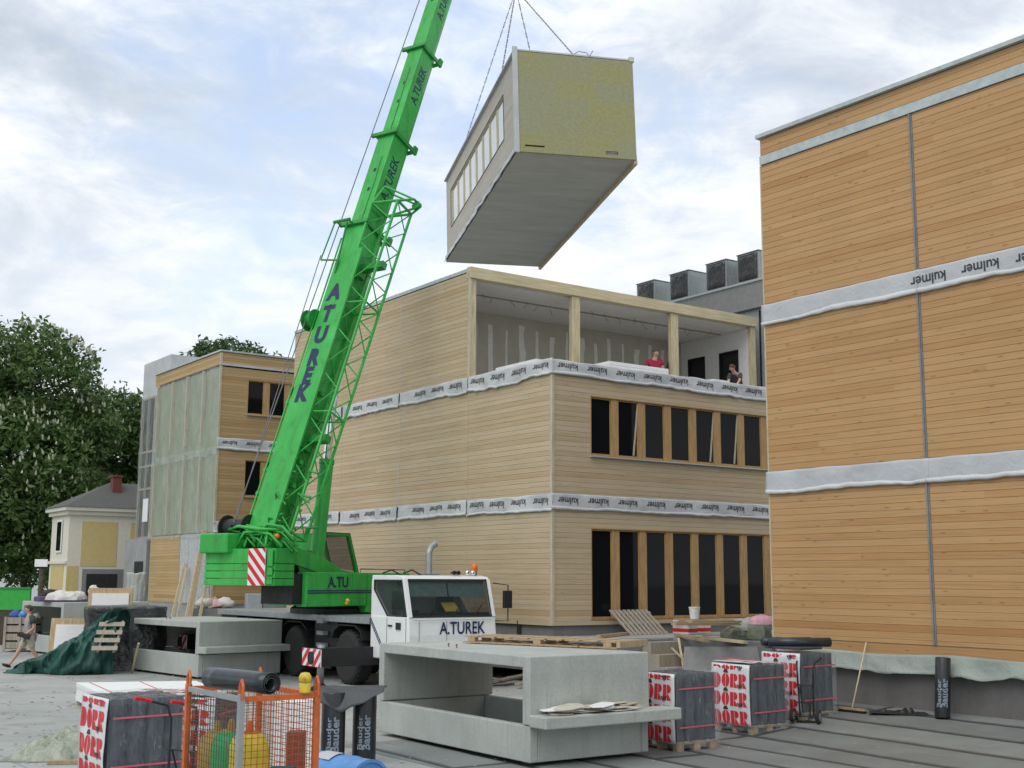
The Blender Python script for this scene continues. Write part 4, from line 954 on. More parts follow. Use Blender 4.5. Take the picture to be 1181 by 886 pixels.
x = MB(); pts = [BP(l2-.9-.55*k, .10+.06*nz(k*.7, 2.2), secs[1][3]/2+.012) for k in range(10)]; x.path(pts, .014, 5); x.path([BP(l1-.9-.5*k, .04+.05*nz(k*.7, 6.2), secs[2][3]/2+.012) for k in range(10)], .012, 5); x.build('grease_line', M['green_dk'], bs[1], **W)
# side rails, hose reel, guide bracket on the base section
x = MB()
for l_ in (at_y(470), at_y(548), at_y(575)): x.obox(BP(l_, -.50, .35), BR*.10, BT*.05, BN*.05); x.obox(BP(l_+.2, .50, .30), BR*.10, BT*.06, BN*.06)
x.bar(BP(.8, .36, hh), BP(l3-.5, .36, hh), .05, .03, BN); x.bar(BP(.8, -.40, hh), BP(l3-.5, -.40, hh), .04, .03, BN); x.build('boom_rail', M['green'], bs[0], **W)
x = MB(); x.lathe([(.30, -.16), (.30, -.13), (.2, -.12), (.2, .12), (.30, .13), (.30, .16)], BP(at_y(377), -.56, .46), BR, 22); x.build('hose_reel', M['green_dk'], bs[0], **W)
x = MB(); a, b_ = at_y(268), at_y(312)
for r in (-.40, .05): x.bar(BP(a-.1, r-.1, hh), BP(a-.1, r-.1, hh+.26), .035, .035, BT)
x.tube(BP(a-.1, -.60, hh+.28), BP(a-.1, .0, hh+.28), .05, 10); x.bar(BP(a-.1, -.58, hh+.26), BP(b_, -.72, hh+.20), .03, .03, BN); x.bar(BP(b_, -.72, hh+.20), BP(b_, -.15, hh+.05), .04, .04, BN); x.bar(BP(a-.2, -.05, hh+.3), BP(b_-.4, -.20, hh), .04, .04, BN)
x.build('rope_guide', M['green_dk'], bs[0], **W)
x = MB(); x.taper(P0-BT*.1-BN*.05, BP(.56, 0, 0), .5, .5, .66, .96, BR, BN); x.lathe([(.22, -.62), (.22, .62)], P0, BR, 18); x.build('boom_foot', M['green'], bs[0], bevel=.02, **W)
x = MB(); x.bar(BP(at_y(622), .52, .58), BP(at_y(302), .50, .56), .26, .07, BN); x.build('jib_rail', M['green'], bs[0], bevel=.01, **W)
x = MB(); x.lathe([(.36, -.28), (.36, -.24), (.26, -.24), (.26, .24), (.36, .24), (.36, .28)], SP(-1.6, -.35, 2.95), SL, 24); x.build('hoist_winch', M['green_dk'], cr, **W); sbox(-2.5, -.9, -.5, .5, 2.40, 2.9).build('recess_shade', M['black'], cr, **W)  # black box added as the shade inside the recess below the boom arm
# luffing cylinder in the boom's plane
cpn = SR
cb0 = onplane(364, 656, SC, cpn); cb1 = onplane(377, 531, SC, cpn); cd = (cb1-cb0).normalized()
b = MB(); b.tube(cb0, cb1, .19, 20); b.tube(cb1-cd*.12, cb1+cd*.02, .21, 20); cy = b.build('luffing_cylinder', M['green'], cr, smooth=False, bevel=.01, **W)
tt = 0; 
def dist_under(t): q = cb1+cd*t; return (q-P0).dot(BN)
while tt < 9 and dist_under(tt) < -.62: tt += .1
MB().tube(cb1, cb1+cd*max(tt, 3.0), .115, 18).build('cylinder_rod', M['chrome'], cy, smooth=False, **W)
x = MB(); q = cb1+cd*max(tt, 3.0); x.obox(q, BR*.2, BT*.25, BN*.2); x.build('rod_lug', M['green'], cr, **W)
# stowed lattice jib along the boom's right side
def chord(lA, lB, segs): return [lA+(lB-lA)*i/segs for i in range(segs+1)]
ja, jb = at_y(622), at_y(250); nS = 15; js = MB(); jw = []
for i, l_ in enumerate(chord(ja, jb, nS)):
    f = i/nS; rin = .43; wid = .66+.20*f; nn = .32+.06*f
    jw.append([BP(l_, rin, .22+nn*.9), BP(l_, rin+wid, .22+nn*.9-.1), BP(l_, rin+wid, .22-nn*.9-.1), BP(l_, rin, .22-nn*.9)])
for i in range(nS):
    for k in range(4): js.bar(jw[i][k], jw[i+1][k], .058, .058, BN)
    for k in range(4):
        k2 = (k+1) % 4; a, b_ = (k, k2) if i % 2 else (k2, k)
        js.tube(jw[i][a], jw[i+1][b_], .019, 6)
    if i % 5 == 0:
        for k in range(4): js.tube(jw[i][k], jw[i][(k+1) % 4], .03, 6)
e = jw[-1]; ext = [e[1]+BT*.25+BR*.35, e[2]+BT*.25+BR*.35]
for k in range(4): js.tube(e[k], e[(k+1) % 4], .04, 6)
hd = [BP(jb+.75, .50, .35), BP(jb+.75, .50, -.05), BP(jb+.25, 1.55, .1), BP(jb+.25, 1.55, -.25)]
for a, b_ in ((e[0], hd[0]), (e[3], hd[1]), (e[1], hd[2]), (e[2], hd[3]), (hd[0], hd[2]), (hd[1], hd[3]), (e[0], hd[2]), (e[3], hd[3]), (hd[2], hd[3]), (hd[0], hd[1])): js.tube(a, b_, .035, 6)
jo = js.build('lattice_jib', M['green'], cr, **W)
x = MB()
for f_, hh_ in ((.80, .5), (.30, .3)):
    i = int(f_*nS); x.obox((jw[i][0]+jw[i][2])/2, BR*(jw[i][1]-jw[i][0]).length/2, BN*.1, BT*.10); x.obox((jw[i][0]+jw[i][3])/2-BR*.12, BR*.2, BN*.2, BT*.3)
for i in range(14):
    f = random.random(); a = jw[int(f*3)][random.randrange(4)]; x.path([a, a+BN*.2*random.random()+BT*.3, a+BR*.3+BT*.5*random.random()], .03, 6)
x.lathe([(.14, -.05), (.10, 0), (.14, .05)], hd[2].lerp(hd[3], .5)-BT*.1, BN, 14); x.build('jib_bracket', M['green_dk'], jo, **W)
# boom head, hoist rope, hook block
x = MB(); x.obox(BP(BL+.2, 0, -.1), BR*.32, BN*.55, BT*.45)
x.build('boom_head', M['green'], cr, bevel=.03, **W)
HK = V((0.07, 41.5, 23.55)); x = MB()
for r in (-.16, .16): x.lathe([(.30, -.03), (.26, 0), (.30, .03)], BP(BL+.25, r, -.45), BR, 20)
sh = x.build('sheave', M['black'], cr, **W)
x = MB(); wd = SP(-2.95, .75, 3.95)
x.tube(wd, BP(BL+.2, -.1, .52), .016, 6); x.tube(SP(-2.7, .95, 3.95), BP(b_ if isinstance(b_, float) else at_y(312), -.55, hh+.40), .013, 6)
for r in (-.12, .12): x.tube(BP(BL+.25, r, -.75), HK+UP*.9+BR*r, .014, 6)
x.build('hoist_rope', M['rope'], cr, **W)
x = MB(); x.obox(HK+UP*.7, BR*.22, BN.cross(BR)*.0+V((0, 1, 0))*.12, UP*.3); x.path([HK+UP*.4, HK+UP*.15, HK+UP*.02+BR*.1, HK+UP*.0-BR*.1, HK+UP*.12-BR*.18], .05, 8); x.build('hook_block', M['yellow'], cr, bevel=.02, **W)

# ------------------------------------------------------------------ room module on the chains
ML, MWD, MH = 11.53, 3.886, 3.325
yaw, pit, rol = R(103.677), R(-2.573), R(.928)
l_ = V((math.cos(yaw), math.sin(yaw), 0)); w_ = V((math.sin(yaw), -math.cos(yaw), 0))
l2_ = l_*math.cos(pit)+UP*math.sin(pit); u2_ = -l_*math.sin(pit)+UP*math.cos(pit); w2_ = w_*math.cos(rol)+u2_*math.sin(rol); u3_ = -w_*math.sin(rol)+u2_*math.cos(rol)
mo = thing('room_module', 'prefabricated room module hanging from the crane, insulated end wall towards the viewer', 'building module', (0.073, 35.5, 15.318), 0)
mat = Matrix((w2_, l2_, u3_)).transposed().to_4x4(); mo.rotation_euler = mat.to_euler(); mat.translation = V((0.073, 35.5, 15.318)); MW[mo.name] = mat
MB().box((.06, .06, .0), (MWD, ML, .22)).build('floor_slab', M['cement'], mo)
wa = MB(); wa.box((.14, .12, .221), (.3, 1.78, 3.2)); wa.box((.3, .12, 3.0), (MWD-.02, ML-.02, MH-.02)); wa.box((MWD-.2, .3, .221), (MWD-.02, ML-.02, 2.99)); wa.box((.3, ML-.25, .221), (MWD-.21, ML-.02, 2.99)); wa.box((.14, 1.78, .221), (.3, ML-.02, 1.14)); wa.box((.14, 1.78, 2.64), (.3, ML-.02, 3.2)); wa.box((.14, ML-.85, 1.14), (.3, ML-.02, 2.64)); wa.build('wall', M['cement'], mo)
e = MB()
for x0, x1, z0, z1 in ((.13, .30, .02, .32), (.30, .92, .02, .20), (.30, .92, .255, .32), (.92, 2.86, .02, .32), (2.86, 3.26, .02, .12), (2.86, 3.26, .24, .32), (3.26, MWD-.03, .02, .32), (.13, MWD-.03, .32, MH-.04)): e.box((x0, .0, z0), (x1, .11, z1))
e.build('insulation', M['wool'], mo)
MB().box((2.84, .06, .10), (3.28, .14, .26)).build('slot_lining', M['white'], mo); MB().box((.29, .08, .19), (.93, .14, .27)).build('slot_lining', M['dark'], mo)
MB().box((-.03, -.02, .0), (.125, .05, MH+.10)).build('corner_batten', M['wrapplain'], mo); MB().box((MWD-.14, -.02, MH-.05), (MWD+.02, .12, MH+.10)).build('lifting_lug', M['xps'], mo)
s = MB(); WB, WT, wp0, wpp, wpg, wn_ = 1.18, 2.60, 1.85, 1.09, .93, 8; wue = wp0+wpp*wn_
siding(s, (.10, 0, 0), Y, -X, .06, wp0-.03, .36, MH-.02); siding(s, (.10, 0, 0), Y, -X, wp0-.03, wue+.03, .36, WB-.03); siding(s, (.10, 0, 0), Y, -X, wp0-.03, wue+.03, WT+.03, MH-.02); siding(s, (.10, 0, 0), Y, -X, wue+.03, ML, .36, MH-.02)
s.build('cladding_panel', M['white_boards'], mo, fix=False)
M['pane_painted_sky'] = glass('pane_painted_sky', (.50, .53, .54), .08, .8)  # pale base colour stands in for sky reflected in the module's panes
sv = M['mullion'], M['glass']; M['mullion'], M['glass'] = M['trim'], M['pane_painted_sky']
window_row(mo, (.10, 0, 0), Y, -X, wp0, wn_, WB, WT, wpp, wpg, .052); M['mullion'], M['glass'] = sv
e = MB()
for z0, z1 in ((WT+.031, WT+.06), (WB-.06, WB-.031)): e.box((.085, wp0-.06, z0), (.098, wue+.06, z1))
for y0, y1 in ((wp0-.06, wp0-.031), (wue+.031, wue+.06)): e.box((.085, y0, WB-.03), (.098, y1, WT+.03))
e.build('window_edging', M['rubber'], mo)  # black strips outlining the glazed row as dark reveal lines
MB().box((.105, .05, .24), (.14, ML, .36)).build('drip_gap', M['black'], mo)
MB().grid(lambda a, b_: V((.03-.05*b_+.05*nz(a*19, b_*3, 2), .05+(ML-.07)*a, .235-.24*b_+.04*nz(a*12, 2, 7)*b_)), 90, 4).build('membrane_skirt', M['wrapplain'], mo, smooth=True, solid=.006)
MB().box((MWD-.10, .02, -.12), (MWD-.001, ML, -.001)).build('edge_beam', M['plank'], mo); MB().box((.0, .0, MH-.018), (MWD, ML, MH+.03)).build('roof', M['wrapplain'], mo)
x = MB(); x.path([V((1.9, .1, MH+.03)), V((2.1, .0, MH+.13)), V((2.35, -.02, MH+.10)), V((2.5, .1, MH+.03))], .012, 5); x.path([V((2.45, .0, MH)), V((2.55, -.05, MH+.18))], .012, 5); x.build('loose_cable', M['rope'], mo)
labs = ['lifting chain from the hook to the left front of the hanging module', 'lifting chain from the hook to the left rear of the hanging module, farthest left',
        'lifting chain from the hook to the right front of the hanging module, farthest right', 'lifting chain from the hook to the right rear of the hanging module']
for (xx, yy), lb_ in zip(((.12, 2.2), (.12, 8.6), (3.75, 2.4), (3.75, 8.6)), labs):
    a = mat @ V((xx, yy, MH+.03)); c = MB(); n_ = int((HK-a).length/.17)
    for i in range(n_):
        p, q = HK.lerp(a, i/n_), HK.lerp(a, (i+1)/n_); t = (q-p).normalized(); sd_ = t.cross(V((0, 1, 0)) if i % 2 else V((1, 0, .2))).normalized()
        c.path([p-sd_*.015, q-sd_*.015+t*.02, q+sd_*.015+t*.02, p+sd_*.015, p-sd_*.015], .010, 4, cap=False)
    tag(c.build('lifting_chain', M['chain'], None, fix=False), lb_, 'chain', 'chains carrying the room module')

# ------------------------------------------------------------------ precast concrete frames
def concrete_frame(label, loc, rotz, sx, sy, h, zs, ledge=True, shelf=.72):
    o = thing('concrete_frame', label, 'concrete frame', loc, rotz, 'precast concrete frames in the yard'); th = .14
    a = MB(); a.box((.01, .01, .061), (sx-.01, sy-.01, .14)); a.box((0, 0, .06), (th, sy, zs)); a.box((sx-th, 0, .06), (sx, sy, zs)); a.box((th+.001, .0, .06), (sx-th-.001, th, zs)); a.box((th+.001, sy-th, .06), (sx-th-.001, sy, zs))
    a.build('lower_trough', M['concrete'], o, bevel=.015)
    a = MB(); z0 = zs+.012; y1 = sy+.012; a.prism([(-.012, -.012, z0), (-.012, .17, z0), (-.012, .17, h-.16), (-.012, y1-.17, h-.16), (-.012, y1-.17, z0), (-.012, y1, z0), (-.012, y1, h), (-.012, -.012, h)], (sx+.024, 0, 0)); a.build('upper_frame', M['concrete'], o, bevel=.015)
    if ledge:
        MB().box((-.03, -.42, shelf-.17), (sx+.30, -.0125, shelf)).build('ledge', M['concrete'], o, bevel=.02)
    b = MB()
    for x, y in ((.2, .3), (sx-.4, .3), (.2, sy-.5), (sx-.4, sy-.5)): b.box((x, y, .0), (x+.2, y+.12, .06))
    b.build('support_block', M['pallet'], o)
    l = MB()
    for x, y in ((.3, sy*.55), (.34, sy*.62), (sx-.3, sy*.3)): l.path([(x, y, h), (x, y+.03, h+.05), (x+.05, y+.08, h+.05), (x+.05, y+.1, h)], .008, 5)
    l.build('lifting_loop', M['brick'], o); return o
q = G(611, 885.8)
concrete_frame('large precast concrete frame in the foreground with plaster scraps on its ledge', (q.x, q.y, 0), R(35), 2.2, 4.35, 1.52, .56)
q = G(227.6, 784)
concrete_frame('precast concrete frame standing between the green tarpaulin heap and the crane', (q.x, q.y, 0), R(42), 2.45, 4.1, 1.46, .62, True, .83)
q = G(70, 757)
concrete_frame('precast concrete frame behind the walking man with sacks piled on top', (q.x, q.y, 0), R(42), 3.0, 3.6, 1.74, .62, False)
BOX1, BOX2, BOX3 = G(611, 885.8), G(227.6, 784), G(70, 757)

# ------------------------------------------------------------------ wooden pallets and boards
def slats(mb, o, U, Wv, L, D, n, h=.13, t=.022):
    """flat pallet: deck boards along Wv, three runners along U"""
    o, U, Wv = V(o), V(U).normalized(), V(Wv).normalized(); Nn = U.cross(Wv)
    if Nn.z < 0: Nn = -Nn
    for i in range(n):
        c = (i+.5)/n*L; mb.obox(o+U*c+Wv*(D/2)+Nn*(h-t/2), U*(L/n*.40), Wv*D/2, Nn*t/2)
    for f in (.05, .5, .95):
        for g in (.06, .5, .94): mb.obox(o+U*(L*g)+Wv*(D*f)+Nn*((h-t)/2+t*.5), U*.07, Wv*.05, Nn*((h-2*t)/2-.002))
        mb.obox(o+U*(L/2)+Wv*(D*f)+Nn*t/2, U*L/2, Wv*.05, Nn*t/2)
    return mb
pa = thing('formwork_pallet', 'long flat wooden pallet lying on the foreground concrete frame', 'pallet', G(533, 742, 1.53), 0)
a, b = G(534, 741, 1.535), G(712, 748.6, 1.535); U = (b-a); U.z = 0; L = U.length; U.normalize(); Wv = V((-U.y, U.x, 0))
mb = MB(); slats(mb, a, U, Wv, L, .85, 9, .115); mb.build('deck', M['pallet'], pa, world=True)
mb = MB(); mb.obox(b+Wv*.42+UP*.065+U*.03, U*.03, Wv*.45, UP*.05); mb.build('end_board', M['plank'], pa, world=True)
rg = random.Random(4); _bm = Matrix.Translation(BOX1) @ Matrix.Rotation(R(35), 4, 'Z')
for i in range(24):
    c = _bm @ V((.35+1.45*((i*.37) % 1.0), -.30+.22*((i*.61) % 1.0), .728+.008*(i//2)+.004*(i % 2)))
    sx, sy = rg.uniform(.16, .36), rg.uniform(.07, .15); an = R(33.5)+rg.uniform(-.5, .6)
    u = V((math.cos(an), math.sin(an), rg.uniform(-.02, .07))).normalized(); v = V((-u.y, u.x, rg.uniform(-.05, .12))).normalized(); n_ = u.cross(v)
    mb = MB(); poly = []
    for k in range(8):
        t = 2*PI*k/8+.3; r = rg.uniform(.75, 1.15)/max(abs(math.cos(t)), abs(math.sin(t)))**.6; poly.append(c+u*sx*math.cos(t)*r+v*sy*math.sin(t)*r)
    mb.prism(poly, n_*.012); tag(mb.build('plaster_scrap', M[('trim', 'scrap', 'scrap', 'white')[i % 4]]), 'broken pale board scrap lying on the ledge of the foreground concrete frame', 'scrap', 'board scraps on the concrete ledge')

# ------------------------------------------------------------------ roofing rolls on pallets
def Gf(px, py):
    p = G(px, py)
    for _ in range(12): p = G(px, py, felt_z(p))
    return p
def stencil(mb, c, xd, yd, w, h, word='DORR', fn=None):
    """heavy stencil capitals: each a solid bar and bowl parted by a slit, dots over the O"""
    c, xd, yd = V(c), V(xd), V(yd); n_ = len(word); lw = w/n_*.9; fn = fn or (lambda p: p)
    def poly(x0, pts):
        q = [fn(c+xd*(x0+px*lw)+yd*(py-.5)*h) for px, py in pts]; m_ = fn(c+xd*(x0+sum(p[0] for p in pts)/len(pts)*lw)+yd*(sum(p[1] for p in pts)/len(pts)-.5)*h)
        mb.add(q+[m_], [(i, (i+1) % len(q), len(q)) for i in range(len(q))])
    arc = lambda cx, cy, rx, ry, a0, a1, k=9: [(cx+rx*math.cos(R(a0+(a1-a0)*i/k)), cy+ry*math.sin(R(a0+(a1-a0)*i/k))) for i in range(k+1)]
    for i, ch in enumerate(word):
        x0 = -w/2+w*i/n_
        if ch == 'D': poly(x0, [(0, 0), (.42, 0), (.42, 1), (0, 1)]); poly(x0, [(.48, 1), (.48, 0)]+arc(.55, .5, .45, .5, -90, 90))
        elif ch == 'O':
            poly(x0, arc(.46, .5, .46, .5, 90, 270)); poly(x0, arc(.54, .5, .46, .5, -90, 90))
            for q in (.3, .7): poly(x0, arc(q, 1.13, .1, .08, 0, 330, 7))
        else: poly(x0, [(0, 0), (.42, 0), (.42, 1), (0, 1)]); poly(x0, [(.48, 1), (.48, .46)]+arc(.6, .73, .36, .27, -90, 90)); poly(x0, [(.48, .42), (.62, .42), (.97, .0), (.48, .0)])
def roll_pallet(label, loc, rotz, sx=1.0, sy=.95, h=1.2, top=True, tier=1.0):
    o = thing('roll_pallet', label, 'pallet of rolls', loc, rotz, 'pallets of roofing rolls')
    mb = MB()
    for y in (.02, sy/2-.05, sy-.12):
        for x in (.02, sx/2-.07, sx-.16): mb.box((x, y, 0.004), (x+.14, y+.1, .10))
        mb.box((.0, y, .101), (sx, y+.1, .125))
    for k in range(6): mb.box((.01+k*sx/6, 0, .126), (.01+k*sx/6+sx/6*.8, sy, .146))
    mb.build('pallet', M['pallet'], o)
    r = sx/8-.004
    for i in range(4):
        for j in range(4):
            x, y = sx*(i+.5)/4, sy*(j+.5)/4
            mb = MB(); mb.lathe([(r*.3, h-.03), (r*.3, h), (r*.96, h), (r, h-.015), (r, .15), (r*.9, .148)], (x, y, 0), UP, 16); mb.build('bitumen_roll', M['roll'], o, smooth=False)
    e = .02
    def hull(a, z):
        P = [(-e, -e), (sx+e, -e), (sx+e, sy+e), (-e, sy+e)]; s = a*4; k = int(s) % 4; f = s-int(s); p, q = P[k], P[(k+1) % 4]
        x, y = p[0]+(q[0]-p[0])*f, p[1]+(q[1]-p[1])*f; n_ = ((0, -1), (1, 0), (0, 1), (-1, 0))[k]
        d = -.035*abs(math.sin(f*4*PI))*0+.018*nz(a*23, z*2.2, loc[0])+.012*nz(a*60, z*6, loc[1])
        d += .05*max(0, .22-z)*4*(.5+nz(a*14, 1, loc[0])) - .06*max(0, z-h+.05)*8
        return V((x+n_[0]*d, y+n_[1]*d, z))
    mb = MB(); mb.grid(lambda a, b: hull(a % 1.0, .05+(h-.02)*b), 96, 22)
    mb.grid(lambda a, b: V((-.01+(sx+.02)*a, -.01+(sy+.02)*b, h+.025+.025*nz(a*5, b*5, loc[0]))), 14, 14); fm = mb.build('stretch_film', M['film'], o, smooth=True)
    mb = MB()
    for z in (.36, h-.22): 
        for p, q in (((.02, -e-.016, z), (sx-.02, -e-.016, z+.01)), ((sx+e+.016, .02, z), (sx+e+.016, sy-.02, z))): mb.bar(p, q, .003, .024)
    mb.build('printed_tape', M['pinktape'], o)
    # printed face
    def face(y, z):
        return V((-.045-.02*nz(y*3, z*3, loc[1])-.02*math.sin((z-.1)/(h-.1)*PI), y, z))
    mb = MB(); mb.grid(lambda a, b: face(-.015+(sy+.03)*a, .13+(h-.12)*b), 12, 14); lp = mb.build('printed_sheet', M['sackwhite'], o, smooth=True, solid=.004)
    tx, tk, sl = MB(), MB(), MB(); rows = [h*q for q in (.25, .52, .79)]
    fn = lambda p: V((face(p.y, p.z).x-.006, p.y, p.z))
    fn2 = lambda p: V((face(p.y, p.z).x-.0085, p.y, p.z))
    jz = .03*nz(loc[0]*3.1, loc[1]*1.7); k_ = 1+.05*nz(loc[1]*2.3, loc[0])
    for i, z in enumerate(rows):
        z += jz+.008*nz(i*3.3, loc[0])
        stencil(tx, V((0, sy/2+.02*nz(i*5.1, loc[0]*2), z-.035)), -Y, UP, sy*.95*k_, .245*h/1.2, 'DORR', fn)
        y = sy*.24
        for dy in (-.05, .0, .05): tk.add([fn2(V((0, y+dy-.02, z+.215))), fn2(V((0, y+dy*.25, z+.125))), fn2(V((0, y+dy+.02, z+.215)))], [(0, 1, 2)])
        y = sy*.62; tk.add([fn2(V((0, y-.06, z+.09))), fn2(V((0, y+.06, z+.09))), fn2(V((0, y+.03, z+.15))), fn2(V((0, y-.03, z+.15)))], [(0, 1, 2, 3)])
    tx.build('lettering', M['red'], lp, fix=False); tk.build('print_mark', M['ink'], lp, fix=False)
    t2 = MB(); stencil(t2, V((-.056, sy/2, h-.05)), -Y, UP, sy*.92, .07)
    if top:
        w2 = MB(); w2.grid(lambda a, b: V((-.05+.5*a, -.0+sy*b, h+.045+.02*nz(a*3, b*3, loc[0]))), 8, 8); w2.build('top_sheet', M['sackwhite'], o, smooth=True, solid=.004)
        stencil(t2, V((.18, sy/2, h+.08)), -Y, X, sy*.92, .2)
    t2.build('lettering', M['red'], lp, fix=False); return o
M['sackwhite'] = plain('printed_white_film', (.62, .64, .65), .35, var=.1); M['pinktape'] = plain('pink_tape', (.55, .12, .15), .5)
for px_, py_, lb_, hh in ((781, 868, 'wrapped pallet of roofing rolls beside the ledge of the foreground concrete frame', 1.16), (868, 848, 'wrapped pallet of roofing rolls with red printed top, middle one of the right-hand three', 1.14), (926, 832.5, 'wrapped pallet of roofing rolls with a black roll on top, nearest the right plinth', 1.16)):
    q = Gf(px_, py_); roll_pallet(lb_, tuple(q), R(35), .88, .88, hh, px_ == 868)
roll_pallet('wrapped pallet of roofing rolls at the bottom left, in front of the white boards', (-4.80, 15.2, 0), R(36), .95, .95, 1.15, False)
roll_pallet('wrapped pallet of roofing rolls half hidden behind the gas bottle cage', (-4.02, 17.25, 0), R(80), .95, 1.22, .98, True)
q = Gf(926, 832.5)
mb = MB(); a = q+E1*.05+E2*.35+UP*1.34; mb.path([a+E2*.35-E1*.12, a+E1*.3, a+E1*.85-E2*.25], .085, 12); mb.path([a+E2*.5-E1*.1+UP*.0, a+E2*.25+E1*.9], .075, 12); tag(mb.build('felt_roll', M['roll'], None, smooth=True), 'black felt rolls lying on the pallet nearest the right plinth', 'roll')
mb = MB(); mb.obox(q+E1*.25+E2*.4+UP*1.25, E1*.3, E2*.42, UP*.02); tag(mb.build('felt_sheet', M['bitumen'], None, bevel=.01), 'folded grey felt under the black rolls on the pallet nearest the plinth', 'felt sheet')

# ------------------------------------------------------------------ hand trucks
def hand_truck(label, loc, rotz, red=False, hoop=False, h=1.15, wdt=.42):
    o = thing('hand_truck', label, 'hand truck', loc, rotz, 'hand trucks'); mb = MB(); s = wdt/2
    if hoop: mb.path([(-s, 0, .12), (-s, .05, h-.15), (-s*.85, .06, h-.04), (-s*.5, .07, h), (s*.5, .07, h), (s*.85, .06, h-.04), (s, .05, h-.15), (s, 0, .12)], .022, 8)
    else:
        for x in (-s, s): mb.path([(x*.6, 0, .1), (x*.7, .04, h-.25), (x*.8, .0, h-.08), (x, -.28, h)], .016, 8)
    for z in (.35, .65): mb.tube((-s*.8, .02, z), (s*.8, .02, z), .012, 6)
    mb.tube((-s*1.1, .1, .12), (s*1.1, .1, .12), .014, 6); mb.path([(-s*.5, .02, .65), (-s*.5, .12, .35), (-s*.4, .1, .12)], .012, 6); mb.path([(s*.5, .02, .65), (s*.5, .12, .35), (s*.4, .1, .12)], .012, 6)
    mb.build('frame', M['black'], o, smooth=False)
    MB().box((-s, -.26, .012), (s, .02, .022)).build('toe_plate', M['black'], o)
    for x in (-s*1.15, s*1.15): 
        w_ = MB().lathe([(.03, -.03), (.11, -.03), (.125, 0), (.11, .03), (.03, .03)], (x, .1, .128), X, 18).build('wheel', M['rubber'], o); MB().lathe([(.07, -.034), (.07, .034)], (x, .1, .128), X, 14).build('hub', M['steel'], w_)
    if red:
        for x in (-s, s): MB().path([(x*.93, -.2, h-.02), (x*1.0, -.3, h+.01), (x, -.42, h+.03)], .022, 8).build('grip', M['red'], o)
    if hoop: MB().box((-.05, -.02, h-.2), (.05, .05, h-.1)).build('clamp', M['yellow'], o, bevel=.01)
    return o
hand_truck('black hand truck with red grips in front of the left roll pallet', (-3.78, 14.55, 0), R(-35), True, False, 1.22, .62)
hand_truck('black hand truck with a rounded hoop handle in front of the gas bottle cage', (-1.61, 9.0, 0), R(5), False, True, 1.27, .31)
q = Gf(931, 834); hand_truck('black hand truck parked against the roll pallet nearest the plinth', tuple(q), R(150), False, False, 1.1, .40)

# ------------------------------------------------------------------ gas bottle cage
cg = V((-2.13, 10.0, 0)); cgo = thing('gas_cage', 'orange and grey mesh cage of gas bottles in the left foreground', 'cage', cg, AZ)
CW, CD, CZ0, CZ1 = .66, 1.13, .14, 1.66
def frame_face(name, O, U, Lw, mat, wire):
    O, U = V(O), V(U); fo = cgo; m_ = MB()
    for z in (CZ0, CZ1): MB().obox(O+U*Lw/2+UP*z, U*(Lw/2-.026), U.cross(UP)*.018, UP*.022).build('rail', M[mat], cgo, bevel=.003)
    n_ = int(Lw/.05); 
    for i in range(1, n_): m_.bar(O+U*(Lw*i/n_)+UP*CZ0, O+U*(Lw*i/n_)+UP*CZ1, .0045, .0045)
    k = int((CZ1-CZ0)/.05)
    for i in range(1, k): z = CZ0+(CZ1-CZ0)*i/k; m_.bar(O+U*.02+UP*z, O+U*(Lw-.02)+UP*z, .0045, .0045)
    m_.build('wire_mesh', M[wire], fo); return fo
frame_face('side_panel', (0, 0, 0), Y, CD, 'steel', 'wiredark'); frame_face('side_panel', (0, 0, 0), X, CW, 'orange', 'wireorange')
frame_face('side_panel', (CW, 0, 0), Y, CD, 'orange', 'wireorange'); frame_face('side_panel', (0, CD, 0), X, CW, 'orange', 'wireorange')
for (x, y), m_ in zip(((0, 0), (CW, 0), (0, CD), (CW, CD)), ('steel', 'orange', 'orange', 'orange')):
    p = MB(); p.box((x-.024, y-.024, 0), (x+.024, y+.024, 1.70)); po = p.build('post', M[m_], cgo, bevel=.003)
    g = MB(); g.path([(x, y-.03, 1.66), (x, y-.03, 1.76), (x, y, 1.81), (x, y+.03, 1.76), (x, y+.03, 1.66)], .013, 6); g.build('lifting_eye', M['orange'], po)
p = MB(); p.box((.03, .03, .10), (CW-.03, CD-.03, .13)); p.build('floor', M['steel'], cgo)
def gas_bottle(label, lp, mat, h, r=.16, cap=True):
    w = cg+E1*lp[0]+E2*lp[1]+UP*.131; o = thing('gas_bottle', label, 'gas bottle', w, 0, 'gas bottles in the mesh cage')
    MB().lathe([(r*.92, 0), (r, .02), (r, h-.16), (r*.97, h-.10), (r*.82, h-.04), (r*.5, h-.005), (r*.2, h)], (0, 0, 0), UP, 28).build('cylinder', M[mat], o, smooth=True)
    c = MB(); c.lathe([(.035, h-.01), (.03, h+.05), (.02, h+.09)], (0, 0, 0), UP, 12)
    if cap: c.lathe([(.085, h-.02), (.085, h+.0), (.08, h+.002)], (0, 0, 0), UP, 20)
    c.build('valve', M['orange' if mat == 'yellow' else 'brownbottle'], o)
    return o
gas_bottle('yellow gas bottle nearest the grey corner post of the cage', (.20, .27), 'yellow', 1.24)
gas_bottle('green gas bottle between the yellow and the ochre ones in the cage', (.19, .62), 'bottlegreen', 1.22)
gas_bottle('ochre brown gas bottle at the back of the cage', (.20, .94), 'brownbottle', 1.18)
a, b = cg+E2*.86+E1*.08+UP*1.77, cg+E1*.26+E2*.02+UP*1.765
